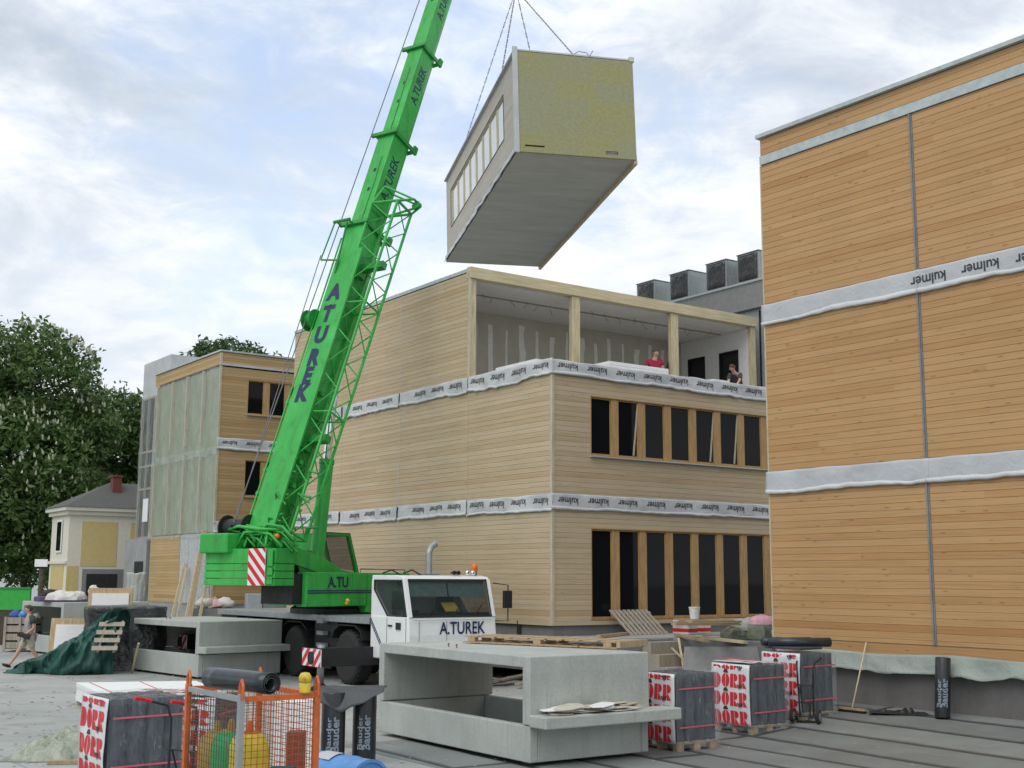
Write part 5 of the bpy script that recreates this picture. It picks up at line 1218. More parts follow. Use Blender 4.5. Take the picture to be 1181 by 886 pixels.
def spiral(a, b, r0, r1, turns, mat, label, name='felt_roll'):
    t = (b-a).normalized(); x = t.cross(UP).normalized(); z = x.cross(t); mb = MB(); n_ = int(turns*22)
    mb.grid(lambda u, v: a+(b-a)*v+(x*math.cos(u*turns*2*PI)+z*math.sin(u*turns*2*PI))*(r1+(r0-r1)*u)*(1+.04*nz(u*9, v*3, r0)), n_, 6)
    return tag(mb.build(name, M[mat], None, smooth=True, solid=.006), label, 'roll')
spiral(a, b, .095, .045, 2.6, 'roll', 'grey bitumen felt roll lying across the top of the gas cage')
y = thing('yellow_can', 'small yellow can with a rounded cap on the right rail of the cage', 'can', cg+E1*.55+UP*1.684, 0)
MB().lathe([(.045, 0), (.048, .01), (.048, .075), (.044, .08)], (0, 0, 0), UP, 16).build('body', M['yellow'], y, smooth=True); MB().lathe([(.036, .081), (.05, .10), (.052, .13), (.036, .16), (.01, .165)], (0, 0, 0), UP, 16).build('cap', M['yellow'], y, smooth=True)
MB().lathe([(.012, 0), (.012, .02)], (-.0, -.05, .115), -Y, 10).build('knob', M['brownbottle'], y)
q = thing('insulation_block', 'white packed insulation block standing behind the right side of the gas cage', 'block', (-2.42, 13.0, 0), R(8))
MB().box((0, 0, .0), (.42, .5, 1.35)).build('block', M['white'], q, bevel=.01)
mb = MB(); mb.box((0, 0, 0), (.16, .2, 1.13)); tag(mb.build('red_box', M['brick']), 'tall dark red box in front of the white insulation block', 'box'); bpy.data.objects['red_box'].location = (-2.17, 12.3, 0)
# standing membrane rolls with folded sheet
def standing_roll(label, loc, lean, h, r, word=True, grp=None):
    o = thing('membrane_roll', label, 'roll', loc, 0, grp)
    t = V((lean[0], lean[1], 1)).normalized(); mb = MB(); mb.lathe([(r*.4, .02), (r*.95, 0), (r, .02), (r, h-.02), (r*.95, h), (r*.4, h-.02)], (0, 0, 0.004), t, 28); mb.build('wrapping', M['blackroll'], o, smooth=True)
    if word:
        d = V((-loc[0], -loc[1], 0)).normalized(); sx = UP.cross(-d).normalized()*-1; sx = V((d.y*-1, d.x, 0)); tx = MB()
        def fn(p):
            k = (p-t*(p.dot(t))); s_ = k.dot(sx); an = s_/r; return t*p.dot(t)+(d*math.cos(an)+sx*math.sin(an))*(r+.004)
        letter(tx, 'Bauder', .155, t*(h*.42)+sx*.035, t, -sx, .03, 1.1, fn); letter(tx, 'Bauder', .10, t*(h*.42)-sx*.06, t, -sx, .02, 1.65, fn)
        tx.build('lettering', M['palepr'], o, fix=False)
    return o
M['blackroll'] = plain('black_wrap', (.02, .022, .024), .3, spec=.5); M['palepr'] = plain('pale_blue_print', (.20, .25, .30), .5)
standing_roll('black wrapped membrane roll standing right behind the orange cage post', (-2.52, 18.05, 0), (0, 0), 1.0, .17, True, 'standing membrane rolls')
standing_roll('black wrapped membrane roll standing beside the foreground concrete frame', (-2.10, 18.25, 0), (0, 0), 1.02, .17, True, 'standing membrane rolls')
def fold(a, b):
    x = -2.75+.95*a; y = 17.82+.62*b; z = 1.05+.04*nz(a*4, b*4)
    if b < .35: t = (.35-b)/.35; z -= .30*t*max(0, 1-abs(a-.36)*1.5)**.7; y += .05*t
    if a > .8: y += 0; z += .03*(a-.8)
    return V((x, y-.12*(a > .5)*(.0), z))
tag(MB().grid(fold, 26, 16).build('felt_sheet', M['bitumen'], None, smooth=True, solid=.008), 'grey felt sheet draped over the two standing membrane rolls', 'felt sheet')
q = Gf(1087, 829); s_ = standing_roll('black wrapped membrane roll leaning against the right plinth', tuple(q), (.10, .12), 1.02, .13, True, None)
# blue drum
dr = thing('blue_drum', 'blue steel drum lying on its side at the bottom edge', 'drum', (-2.25, 14.75, 0), 0)
a, b = V((-2.28, 14.95, .31)), V((-1.56, 14.2, .31)); t = (b-a).normalized(); L = (b-a).length
mb = MB(); mb.lathe([(.27, 0), (.30, .01), (.30, L*.3), (.31, L*.33), (.30, L*.36), (.30, L*.64), (.31, L*.67), (.30, L*.70), (.30, L-.03), (.305, L), (.27, L), (.265, L-.02), (.03, L-.02)], a, t, 36); mb.build('barrel', M['blue'], dr, smooth=False, world=True)
x_ = t.cross(UP).normalized(); MB().grid(lambda u, v: a+t*(.2+.3*v)+(UP*math.cos(-.3+.9*u)+x_*math.sin(-.3+.9*u))*.314, 10, 3).build('paper_label', M['labelgrey'] if 'labelgrey' in M else M['wrapplain'], dr, world=True)

# ------------------------------------------------------------------ white board stack
wb = thing('board_stack', 'stack of white insulation boards on timber bearers at the left', 'board stack', G(114.8, 826), 0)
n0, l0, r0 = G(114.8, 799, .44), G(88.5, 787, .44), G(226.5, 785, .44); n0z = V((0, 0, .44))
fr = n0+(r0-l0)*.93
for k in range(4):
    z0 = .08+.09*k; mb = MB(); o_ = .006*((k*7) % 3-1)
    mb.prism([V((p.x+o_, p.y+o_, z0+.002)) for p in (n0, fr, r0, l0)], UP*.086); mb.build('board', M['white'], wb, bevel=.004, world=True)
mb = MB()
for f in (.05, .5, .93): p, q = n0.lerp(l0, f), fr.lerp(r0, f); mb.bar(V((p.x, p.y, .04)), V((q.x, q.y, .04)), .12, .078)
mb.build('bearer', M['pallet'], wb, world=True)
mb = MB(); u = (fr-n0).normalized()
for f in (.10, .52): p, q = n0.lerp(fr, f), l0.lerp(r0, f); mb.bar(V((p.x, p.y, .444)), V((q.x, q.y, .444)), .02, .004); mb.obox(V((p.x, p.y, .25))-(l0-n0).normalized()*.004, u*.01, (l0-n0).normalized()*.002, UP*.19)
mb.build('strap', M['orange'], wb, world=True)
mb = MB(); p, q = G(137, 802, .5), G(228, 799.5, .5); mb.bar(p, q, .05, .025); tag(mb.build('timber_lath', M['plank']), 'thin timber lath lying along the front of the white board stack', 'lath')

# ------------------------------------------------------------------ crumpled sheet, timber and litter
c = G(68, 872); c.z = 0
def heap(a, b):
    x, y = (a-.5)*1.35, (b-.5)*1.3; r = math.hypot(x/.68, y/.62); h = max(0, 1-r**2.2)
    z = .30*h*(.6+.6*nz(x*2.6, y*2.6, 3)+.35*(1-2.4*abs(nz(x*4+y, y*4, 5))))+.05*h*(1-2.4*abs(nz(x*11, y*11, 2)))+.012
    return V((x+.06*nz(x*5, y*5, 9), y+.06*nz(x*5, y*5, 12), max(.01, z)))
o = tag(MB().grid(heap, 70, 64).build('plastic_heap', M['clearheap'], None, smooth=True, solid=.006), 'crumpled pale green plastic sheet lying on the yard at bottom left', 'plastic sheet'); o.location = c
mb = MB(); p, q = G(54, 882), G(101, 881); mb.bar(p+UP*.03, q+UP*.03, .07, .05); tag(mb.build('timber_lath', M['pallet']), 'short timber offcut in front of the crumpled plastic sheet', 'lath')
c = Gf(1040, 823); rgx = random.Random(2)
def litter(a, b):
    x, y = (a-.5)*1.1, (b-.5)*.5; r = math.hypot(x/.55, y/.25)
    return V((x, y, .012+max(0, 1-r)*.10*abs(nz(x*9, y*9, 4))*2.2))
o = tag(MB().grid(litter, 40, 20).build('torn_foil', M['blackfilm'], None, smooth=True, solid=.004), 'torn dark foil lying on the felt by the leaning roll', 'foil'); o.location = c; o.rotation_euler = (0, 0, R(-25))
for i, (px_, py_) in enumerate(((1048, 814), (1118, 820))):
    c = Gf(px_, py_); o = thing('paper_scrap', ['crumpled white paper left of the leaning black roll', 'crumpled white paper right of the leaning black roll'][i], 'scrap', c, 0, 'paper scraps by the plinth')
    MB().grid(lambda a, b: V(((a-.5)*.14, (b-.5)*.14, .02+.07*abs(nz(a*5+i*3, b*5, 2)))), 8, 8).build('crumpled_sheet', M['white'], o, smooth=False, solid=.003)
# broom
bt, tp = Gf(983, 822), onplane(999, 741, RC-G1*.03, G1)
br = thing('broom', 'broom leaning against the right plinth with its head on the felt', 'broom', bt, 0)
MB().tube(bt+UP*.08, tp, .014, 8).build('stick', M['beam'], br, smooth=True, world=True)
h = MB(); h.obox(bt+UP*.065, G2*.30, G1*.035, UP*.018); h.build('head', M['pallet'], br, world=True)
h = MB(); h.obox(bt+UP*.024, G2*.29, G1*.03, UP*.022); h.build('bristle', M['black'], br, world=True)

# ------------------------------------------------------------------ terrace in front of the middle building
def CBp(x, y, z=0): return CC+E1*x+E2*y+UP*z
te = MB(); te.prism([CBp(-.5, .07), CBp(-.5, -1.9), CBp(2.2, -2.0), CBp(3.1, -4.4), CBp(9, -4.4), CBp(9, .07)], UP*1.18); struct(te.build('terrace', M['upstand'], None, bevel=.02))
mb = MB(); mb.prism([CBp(-.3, -.2, 1.181), CBp(-.3, -1.5, 1.181), CBp(3.2, -2.2, 1.181), CBp(8.5, -3.5, 1.181), CBp(8.5, -.2, 1.181)], UP*.018); struct(mb.build('sand_bed', M['sand'] if 'sand' in M else M['yard']))
TZ = 1.2
def item(name, label, cat, px_, py_, z=TZ, rot=AZ, group=None): return thing(name, label, cat, G(px_, py_, z), rot, group)
tp_ = item('slatted_pallet', 'grey slatted pallet propped up before the tall ground floor windows', 'pallet', 749, 733); 
b0, b1, t0 = G(728, 733, TZ), G(773, 731.5, TZ), G(716, 709, TZ+.62); U = (b1-b0); L = U.length; U.normalize(); Wv = (t0-b0)
Wv = V((-U.y, U.x, 0))*.55+UP*.62; mb = MB()
for i in range(9):
    p = b0+U*(L*(i+.2)/9.0); mb.obox(p+Wv*.5-U*.12, U*.046, Wv*.5-U*.12, U.cross(Wv).normalized()*.012)
for f in (.1, .5, .9): mb.obox(b0+U*(L/2)+Wv*f-U*.24*f+U.cross(Wv).normalized()*-.03, U*L/2, Wv.normalized()*.04, U.cross(Wv).normalized()*.016)
mb.build('slat_deck', M['greywood'], tp_, world=True)
hy = item('fire_extinguisher', 'red extinguisher standing by the corner of the middle building', 'extinguisher', 670, 730)
MB().lathe([(.085, 0), (.09, .02), (.09, .36), (.07, .42), (.03, .45), (.03, .49)], (0, 0, 0), UP, 18).build('cylinder', M['red'], hy, smooth=True)
mb = MB(); mb.path([(0, 0, .5), (-.1, -.02, .52), (-.14, -.03, .4), (-.12, -.03, .2)], .016, 6); mb.box((-.03, -.02, .48), (.1, .02, .52)); mb.build('hose', M['black'], hy)
for i, (px_, py_, w_, h_, m_) in enumerate(((558, 713, .20, .26, 'black'), (668, 731, .36, .07, 'red'))):
    pass
for i, (a_, b_, m_) in enumerate((((672, 729), (704, 726), 'plank'), ((690, 735), (735, 730), 'pallet'), ((560, 737), (640, 739), 'greywood'), ((800, 735), (860, 742), 'beam'), ((780, 733), (815, 740), 'pallet'))):
    p, q = G(*a_, TZ+.03), G(*b_, TZ+.03); mb = MB(); mb.bar(p+UP*.02, q+UP*.02, .12, .06)
    tag(mb.build('timber_plank', M[m_]), ['timber plank on the terrace right of the red extinguisher', 'timber plank at the foot of the grey slatted pallet', 'grey plank along the terrace edge behind the white driver cab', 'pale plank sticking out towards the khaki sacks', 'short plank below the white bucket'][i], 'plank', 'planks on the terrace')
ps = item('plank_pile', 'low pile of rough planks under the white bucket before the windows', 'plank pile', 830, 722)
mb = MB(); rp = random.Random(3)
for k in range(11):
    p, q = G(776+rp.uniform(0, 20), 716+rp.uniform(-2, 5), TZ+.34+.05*(k % 3)), G(862+rp.uniform(0, 25), 716+rp.uniform(-2, 4), TZ+.32+.05*(k % 3)); q = p+(q-p)*rp.uniform(.4, .8)
    mb.bar(p, q, .13, .04)
mb.build('planks', M['pallet'], ps, world=True)
mb = MB()
for px_ in (790, 845): mb.obox(G(px_, 727, TZ)+UP*.16, E1*.1, E2*.5, UP*.155)
mb.build('bearers', M['greywood'], ps, world=True)
bk = thing('bucket', 'white bucket standing on the plank pile before the tall windows', 'bucket', G(801, 714, TZ+.42), 0)
MB().lathe([(.11, 0), (.14, .28), (.148, .28), (.148, .30), (.135, .30), (.10, .02)], (0, 0, 0), UP, 20).build('pail', M['white'], bk, smooth=False); MB().path([(-.14, 0, .27), (-.12, -.07, .2), (0, -.13, .14), (.12, -.07, .2), (.14, 0, .27)], .006, 5).build('handle', M['steel'], bk)
for i, (px_, lb_) in enumerate(((790, 'white block with red strap beneath the plank pile, left one'), (806, 'white block with red strap beneath the plank pile, right one'))):
    bq = item('foam_block', lb_, 'block', px_, 731.5-i, TZ, AZ, 'strapped white blocks on the terrace'); MB().box((-.16, -.3, 0), (.16, .3, .36)).build('block', M['bag'], bq, bevel=.02); MB().box((-.165, -.305, .06), (.165, .305, .15)).build('strap', M['red'], bq)
def sack(name, label, px_, py_, z, r, mat, seed, sc=(1, .8, .6), group=None):
    c = G(px_, py_, z)
    def fn(a, b):
        an = a*2*PI; t = b; rr = math.sin(t*PI/2)**.7; hh = math.cos(t*PI/2)**.75
        x, y = math.cos(an)*rr, math.sin(an)*rr; k = 1+.22*nz(x*1.7, y*1.7, seed)+.10*(1-2.2*abs(nz(x*2.6+hh, y*2.6, seed+4)))+.05*nz(x*7, y*7, hh*6+seed)
        return V((x*r*sc[0]*k, y*r*sc[1]*k, max(.0, hh*r*sc[2]*1.35*(k+.12*nz(x*3, y*3, seed+8)))))
    o = tag(MB().grid(fn, 40, 18).build(name, M[mat], None, smooth=True), label, 'sack', group); o.location = c; o.rotation_euler = (0, 0, seed); return o
sack('sack', 'khaki sack heaped at the corner of the right building, lowest and leftmost', 846, 738, TZ, .34, 'khaki', 1, (1, .8, .6), 'sacks by the right building')
sack('sack', 'larger khaki sack against the corner of the right building', 872, 737, TZ, .40, 'khaki', 5, (1, .8, .8), 'sacks by the right building')
sack('sack', 'khaki sack resting behind the other khaki ones, below the pink sack', 862, 727, TZ+.2, .34, 'greysheet', 9, (1, .8, .6), 'sacks by the right building')
sack('sack', 'pink sack on top of the khaki ones', 881, 720, TZ+.45, .26, 'pink', 12, (1.1, .8, .5), 'sacks by the right building')
# panels below the terrace
def leaning(name, label, cat, pts, back, t, mat, group=None, smooth=False):
    mb = MB(); p = [V(q) for q in pts]; n_ = (p[1]-p[0]).cross(p[-1]-p[0]).normalized()
    if n_.dot(EYE-p[0]) > 0: n_ = -n_
    mb.prism(p, n_*t); return tag(mb.build(name, M[mat], None, bevel=.004), label, cat, group)
a, b = G(784, 800, 0), G(884, 806, 0); d_ = a.y
leaning('cement_board', 'wide grey panel leaning below the terrace behind the roll pallets', 'panel', [a, b, b+V((-.12, .25, 1.12)), a+V((.16, .25, 1.05))], 0, .05, 'panelgrey')
a, b = G(776, 792, 0), G(900, 793, 0)
wq = G(776, 739, 1.16)
w0, w1, w2 = G(851, 747, .95), G(873, 747.5, .95), G(868, 728, 1.36)
leaning('white_board', 'white pointed board offcut leaning by the terrace edge', 'board', [w0, w1, G(872, 736, 1.19), G(862, 726, 1.40), G(857, 728, 1.36)], 0, .04, 'white')
q = G(762, 789, 0)
for k in range(4):
    st_ = CBp(2.15+.02*k, -3.3+.35*k, 0); 
sp = thing('timber_steps', 'rough timber steps climbing to the terrace beside the foreground concrete frame', 'steps', CBp(1.2, -3.2), AZ)
for k in range(4): MB().box((0, .0+.3*k, 0), (.95, .0+.3*k+.298, .28*(k+1))).build('step', M['greywood'], sp, bevel=.01)
mb = MB(); mb.bar((.1, -.25, .02), (.9, .9, 1.2), .05, .03); mb.bar((.95, -.3, .02), (.4, .6, 1.0), .06, .03); mb.build('loose_lath', M['beam'], sp)
pst = MB(); pst.box((-.09, -.09, 0), (.09, .09, .34)); o = tag(pst.build('black_post', M['black'], None, bevel=.01), 'short black post on the terrace edge behind the white cab', 'post'); o.location = G(600, 731, TZ)
mb = MB(); mb.box((0, 0, 0), (.45, .25, .09)); o = tag(mb.build('red_case', M['red'], None, bevel=.01), 'flat red case at the corner of the middle building', 'case'); o.location = G(650, 731, TZ); o.rotation_euler = (0, 0, AZ)
# planks lying behind the foreground frame
mb = MB()
for k in range(7):
    p = G(560+9*k, 789-2.5*(k % 4), .06+.05*(k % 3)); mb.bar(p, p+V((1.2, 1.5+.4*math.sin(k), .1)), .16, .045)
tag(mb.build('plank_heap', M['greywood']), 'heap of loose planks seen through the foreground concrete frame', 'plank heap')

# ------------------------------------------------------------------ things around the left frames
def board_frame(label, bl, br, h, lean, inset=(.12, .12, .14), bracket=(.35, .5)):
    o = thing('framed_board', label, 'board', bl, 0, 'framed white boards'); U = (br-bl); U.z = 0; L = U.length; U.normalize(); bk = V((-U.y, U.x, 0))
    if bk.y < 0: bk = -bk
    Wv = (UP*math.cos(lean)+bk*math.sin(lean)); n_ = U.cross(Wv); n_ = -n_ if n_.dot(EYE-bl) < 0 else n_
    mb = MB(); mb.obox(bl+U*L/2+Wv*h/2, U*L/2, Wv*h/2, n_*.03); mb.build('ply_panel', M['plywood'], o, world=True)
    mb = MB(); mb.obox(bl+U*(L/2+inset[0]*.1)+Wv*(h/2-.03)+n_*.045, U*(L/2-inset[0]), Wv*(h/2-inset[2]), n_*.014); mb.build('white_face', M['white'], o, bevel=.004, world=True)
    c = bl+U*L*bracket[0]+Wv*h*bracket[1]+n_*.065; mb = MB(); mb.obox(c, U*.03, Wv*.12, n_*.01); mb.obox(c+U*.08-Wv*.03, U*.09, Wv*.02, n_*.012); mb.build('bracket', M['black'], o, world=True); return o
bl = G(54, 766); board_frame('framed white board standing low on the ground right of the walking man', bl, bl+V((2.0, -.15, 0)), 1.36, .12, (.16, .1, .16), (.42, .33))
bl = V((-12.9, 38.0, 0)); board_frame('framed white board standing higher, behind the green tarpaulin', bl, bl+V((1.32, .1, 0)), 2.26, .06, (.11, .1, .13), (.42, .62))
# black foil-covered stack and green tarpaulin
bs_ = thing('covered_stack', 'stack covered in black foil between the green tarpaulin and the concrete frame', 'covered stack', (-11.75, 34.9, 0), R(20))
def cover(a, b):
    an = a*2*PI; cx, cy = math.cos(an), math.sin(an); k = (abs(cx)**5+abs(cy)**5)**(-1/5.); 
    if b > .8: f = (1-b)/.2; z = 1.78+.03*nz(cx*f*2, cy*f*2)
    else: f = 1; z = 1.76*b/.8
    rr = f*(1+(.07*nz(cx*3, cy*3, z*1.5)+.06*(1-2*abs(nz(an*4+z, z*1.2))))*(b < .8)+.1*(1-min(1, b/.1))); return V((1.0+1.05*cx*k*rr, .8+.85*cy*k*rr, z))
MB().grid(cover, 80, 34).build('black_foil', M['blackfilm'], bs_, smooth=True)
MB().box((.25, .1, .0), (1.8, 1.5, 1.6)).build('stack_core', M['dark'], bs_)
def tarp(a, b):
    x = -13.75+3.0*a; h = .10+1.62*max(0, (a-.06)/.94)**1.2; h = min(h, 1.62)
    spread = .25+.95*min(1, a*1.5)*(1-.35*a); yc = 34.35+.25*a
    t = b*PI; y = yc-spread*math.cos(t)*.75; z = h*math.sin(t)**.6 if 0 < b < 1 else 0
    w = .20*nz(x*1.7, y*1.7, z*1.7)+.20*(1-2.4*abs(nz(x*2.6-z*1.6, y*2+z, z*1.1)))*(.3+.7*min(1, a*1.4))+.05*(1-2.4*abs(nz(x*7+z*4, y*6, z*4)))
    return V((x+w*.5, y-w*(1 if b < .6 else .2)-.12*math.sin(b*9+x*3)*(b < .5), max(.012, z+w*.7*(b > .05))))
tag(MB().grid(tarp, 110, 60).build('green_tarpaulin', M['greentarp'], None, smooth=True, solid=.006), 'dark green tarpaulin heaped and trailing on the ground beside the walking man', 'tarpaulin')
wl_ = thing('slatted_rack', 'small weathered slatted rack leaning on the black foil stack', 'rack', (-11.1, 34.1, .8), 0)
mb = MB()
p0, p1 = G(117, 757, .75), G(146, 757, .75)
for f in (0, .33, .66, 1.0): c_ = V((-11.15+.08*f, 33.55+.25*f, .72+.62*f)); mb.obox(c_+V((.30, 0, 0)), V((.34, .02, 0)), V((0, .012, .0)), V((-.0, .02, .055)))
for x_ in (-11.05, -10.62): mb.bar(V((x_, 33.6, .60)), V((x_+.12, 33.9, 1.42)), .07, .03)
mb.build('slat_frame', M['greywood'], wl_, world=True)
mb = MB(); mb.bar(G(152, 776), G(160, 742, .9), .05, .03); tag(mb.build('timber_lath', M['beam']), 'thin lath leaning against the concrete frame behind the tarpaulin', 'lath')
# crate with coloured gear
cr_ = thing('slatted_crate', 'weathered crate heaped with coloured gear at the left edge', 'crate', G(3, 752), R(4)); mb = MB()
for z in (.12, .4, .68, .96): mb.box((0, -.02, z), (1.05, .02, z+.22)); mb.box((0, .98, z), (1.05, 1.02, z+.22)); mb.box((-.02, 0, z), (.02, 1, z+.22)); mb.box((1.03, 0, z), (1.07, 1, z+.22))
for x_ in (.0, .5, 1.0): mb.box((x_, -.06, 0), (x_+.08, -.021, 1.2))
mb.build('slats', M['greywood'], cr_); MB().box((.03, .03, .1), (1.02, .97, 1.1)).build('liner', M['dark'], cr_)
for i, (x_, y_, r_, m_, cat, lb_) in enumerate(((.55, .3, .2, 'blue', 'helmet', 'blue helmet on the crate at the left edge'), (.72, .35, .15, 'yellow', 'helmet', 'yellow helmet on the crate at the left edge'), (.98, .3, .15, 'xps', 'bag', 'pale green bag at the right end of the crate'), (.25, .3, .2, 'rag', 'bag', 'dark blue bag at the left end of the crate'), (.42, .5, .17, 'red', 'bag', 'red bag half hidden among the gear in the crate'))):
    w_ = Matrix.Rotation(R(4), 3, 'Z') @ V((x_, y_, 0)); c_ = G(3, 752)+w_+UP*1.1
    vs, fs = _sph((0, 0, r_*.75), r_, 16, 10, (1, 1, .8)); vs = [v+v.normalized()*.05*nz(v.x*6, v.y*6, v.z*6+i) for v in vs]
    o = tag(MB().add(vs, fs).build('helmet' if cat == 'helmet' else 'bag', M[m_], None, smooth=True), lb_, cat, 'gear heaped in the crate'); o.location = c_
# piles on the rear frame
tz = 1.75
sack('sack', 'white sack pile on the rear concrete frame, beside the framed board', 74, 692, tz+.17, .42, 'bag', 3, (1.2, .7, .42), 'sacks on the rear concrete frame'); sack('sack', 'white sack on the rear concrete frame, left of the larger one', 90, 691, tz+.17, .32, 'bag', 8, (1.0, .7, .5), 'sacks on the rear concrete frame')
sack('sack', 'small peaked white sack behind the framed board', 108, 684, tz+.25, .26, 'bag', 18, (.8, .7, .7), 'sacks on the rear concrete frame')
mb = MB(); c_ = G(75, 694, tz); mb.obox(c_+UP*.09, E1*.9-E2*.2, E2*.35, UP*.085); tag(mb.build('purple_mat', M['purple'] if 'purple' in M else M['rag'], None, bevel=.03), 'folded purple mat under the white sacks on the rear concrete frame', 'mat')
mb = MB(); mb.path([G(45, 693, tz)+UP*.08, G(50, 688, tz+.1)+UP*.05, G(57, 684, tz+.2), G(66, 683, tz+.2)], .14, 10, [.08, .16, .16, .10]); tag(mb.build('pipe_bend', M['black'], None, smooth=True), 'black bent pipe on the rear concrete frame', 'pipe')
# green hoarding, fence and post at far left
hd_ = thing('site_hoarding', 'bright green hoarding on a dark base at the far left', 'hoarding', (-30, 48, 0), 0)
MB().box((-14, 0, 1.32), (11.5, .12, 2.12)).build('green_board', M['hoardgreen'] if 'hoardgreen' in M else M['green'], hd_); MB().box((-14, .02, 0), (11.5, .10, 1.315)).build('dark_base', M['bark'], hd_); MB().box((-14, -.04, 2.12), (11.5, .16, 2.18)).build('top_rail', M['green_dk'], hd_)
fe = thing('mesh_fence', 'thin wire mesh fence in front of the lawn at the far left', 'fence', (-40, 58, 0), 0); mb = MB()
for i in range(8): mb.tube((i*2.2, 0, 0), (i*2.2, 0, 2.6), .03, 6)
for i in range(78): mb.bar((i*.2, 0, .1), (i*.2, 0, 2.5), .008, .008)
for z in (.15, .9, 1.7, 2.5): mb.bar((0, 0, z), (15.4, 0, z), .015, .015)
mb.build('wire_mesh', M['black'], fe)
po = thing('sign_post', 'dark post with a small white sign beside the ochre house', 'sign post', G(44, 722, .8)*1.0, 0); po.location.z = 0; MW[po.name] = Matrix.Translation(po.location)
MB().tube((0, 0, 0), (0, 0, 3.2), .09, 10).build('post', M['bark'], po, smooth=True); MB().box((-.22, -.15, 2.95), (.25, -.11, 3.22)).build('sign_board', M['white'], po)
# planks leaning on the left building, wrapped panel, electrical cabinet
for i, (pb, ptop, wd_, m_) in enumerate((((192, 742), (213, 650), .12, 'beam'), ((199, 742), (216, 655), .1, 'trim'), ((213, 745), (236, 612), .20, 'plank'), ((209, 745), (229, 640), .12, 'beam'), ((224, 745), (238, 674), .12, 'beam'))):
    t_ = onplane(*ptop, LC-E1*.10, E1); b_ = G(*pb); mb = MB(); mb.bar(b_+UP*.05, t_, wd_, .05, E2)
    tag(mb.build('leaning_plank', M[m_]), ['short pale plank leaning on the left building, leftmost of the five', 'thin plank leaning close beside the leftmost one', 'widest and tallest plank leaning on the left building', 'plank leaning just left of the widest one', 'short plank leaning nearest the crane counterweight'][i], 'plank', 'planks leaning on the left building')
wp_ = thing('wrapped_panel', 'upright panel wrapped in grey sheeting beside the stair tower', 'wrapped panel', (-14.0, 46.5, 0), R(10))
MB().grid(lambda a, b: V(((a-.5)*.72*(1+.12*nz(b*3, 1.5))+.05*nz(b*4, a*2), -.12*math.sin(a*PI)-.05*nz(a*6, b*4), .01+2.75*b+.08*nz(a*3, 4)*(b > .9))), 20, 40).build('grey_sheet', M['greysheet'], wp_, smooth=True, solid=.02)
MB().box((-.33, 0, 0), (.33, .1, 2.7)).build('panel', M['panelgrey'], wp_)
cbx = thing('cabinet', 'light grey cabinet pair under the crane counterweight', 'cabinet', G(283, 742), R(20)); MB().box((0, 0, 0), (.62, .7, 1.95)).build('cabinet_body', M['cap'], cbx, bevel=.02); MB().box((.66, .05, 0), (1.5, .8, 1.9)).build('cabinet_side', M['steel'], cbx, bevel=.02)
q = G(236, 742)
jp = thing('scrap_platform', 'low platform loaded with bags and laths left of the crane', 'platform', q, R(15)); MB().box((-.6, 0, 0), (1.6, 1.3, 1.36)).build('platform_box', M['upstand'], jp)
mb = MB(); rp = random.Random(9)
for k in range(7): x_ = .15+.09*k; mb.bar((x_, .1, 1.38+.02*k), (x_-.45, .9, 1.75+.02*k), .07, .03)
mb.build('lath', M['beam'], jp)
for i, (dx_, dz, r_, m_) in enumerate(((-.1, 1.365, .32, 'bag'), (.75, 1.365, .34, 'bag'), (.45, 1.365, .25, 'pink'))):
    w_ = Matrix.Rotation(R(15), 3, 'Z') @ V((dx_, .35, 0)); vs, fs = _sph((0, 0, r_*.6), r_, 18, 12, (1.1, .8, .65)); vs = [v+v.normalized()*.09*nz(v.x*5, v.y*5, v.z*5+i*4) for v in vs]; vs = [V((v.x, v.y, max(0, v.z))) for v in vs]
    o = tag(MB().add(vs, fs).build('sack', M[m_], None, smooth=True), ['white bag on the left end of the scrap platform', 'white bag at the right end of the scrap platform', 'small reddish bag between the white ones on the scrap platform'][i], 'sack', 'bags on the scrap platform'); o.location = q+w_+UP*dz
# ------------------------------------------------------------------ stacks in the open storey
def bstack(label, x0, y0, z, lx, ly, n_, t_, seed, rot=0):
    o = thing('board_stack', label, 'board stack', CBp(x0, y0, z), AZ+rot, 'board stacks in the open storey'); r_ = random.Random(seed)
    for k in range(n_):
        d_ = r_.uniform(-.03, .03); MB().box((d_, d_, k*t_+.004), (lx+d_, ly+d_, (k+1)*t_-.004)).build('board', M['white'], o, bevel=.004)
bstack('long stack of white boards behind the wrapped edge, before the worker in red', 3.5, 1.9, 7.955, 2.3, 1.2, 8, .105, 1); bstack('low stack of white boards at the left end of the open storey', .45, 1.3, 7.955, 1.5, 1.9, 4, .12, 2)
bstack('short stack of white boards right of the third post', 7.9, 2.2, 7.955, .75, .9, 6, .13, 3); bstack('lowest stack of white boards beside the red canisters', 8.55, 2.0, 7.955, .6, .8, 5, .10, 4)
for i, (x_, y_) in enumerate(((7.86, 1.9), (8.48, 1.8), (9.0, 2.1))):
    o = thing('red_canister', ['red canister right behind the third post', 'red canister between two white board stacks', 'dull red canister left of the bending worker'][i], 'canister', CBp(x_, y_, 7.955), AZ, 'red canisters in the open storey')
    MB().box((-.09, -.12, 0), (.09, .12, .62)).build('body', M['red' if i < 2 else 'brick'], o, bevel=.03); MB().lathe([(.03, .62), (.03, .68)], (0, .05, 0), UP, 10).build('cap', M['black'], o)
mb = MB(); mb.prism([CBp(7.15, 3.9, 7.96), CBp(7.7, 3.9, 7.96), CBp(7.7, 3.95, 9.5)], E2*.05); tag(mb.build('black_sheet', M['black']), 'dark triangular sheet hanging beside the third post', 'sheet')
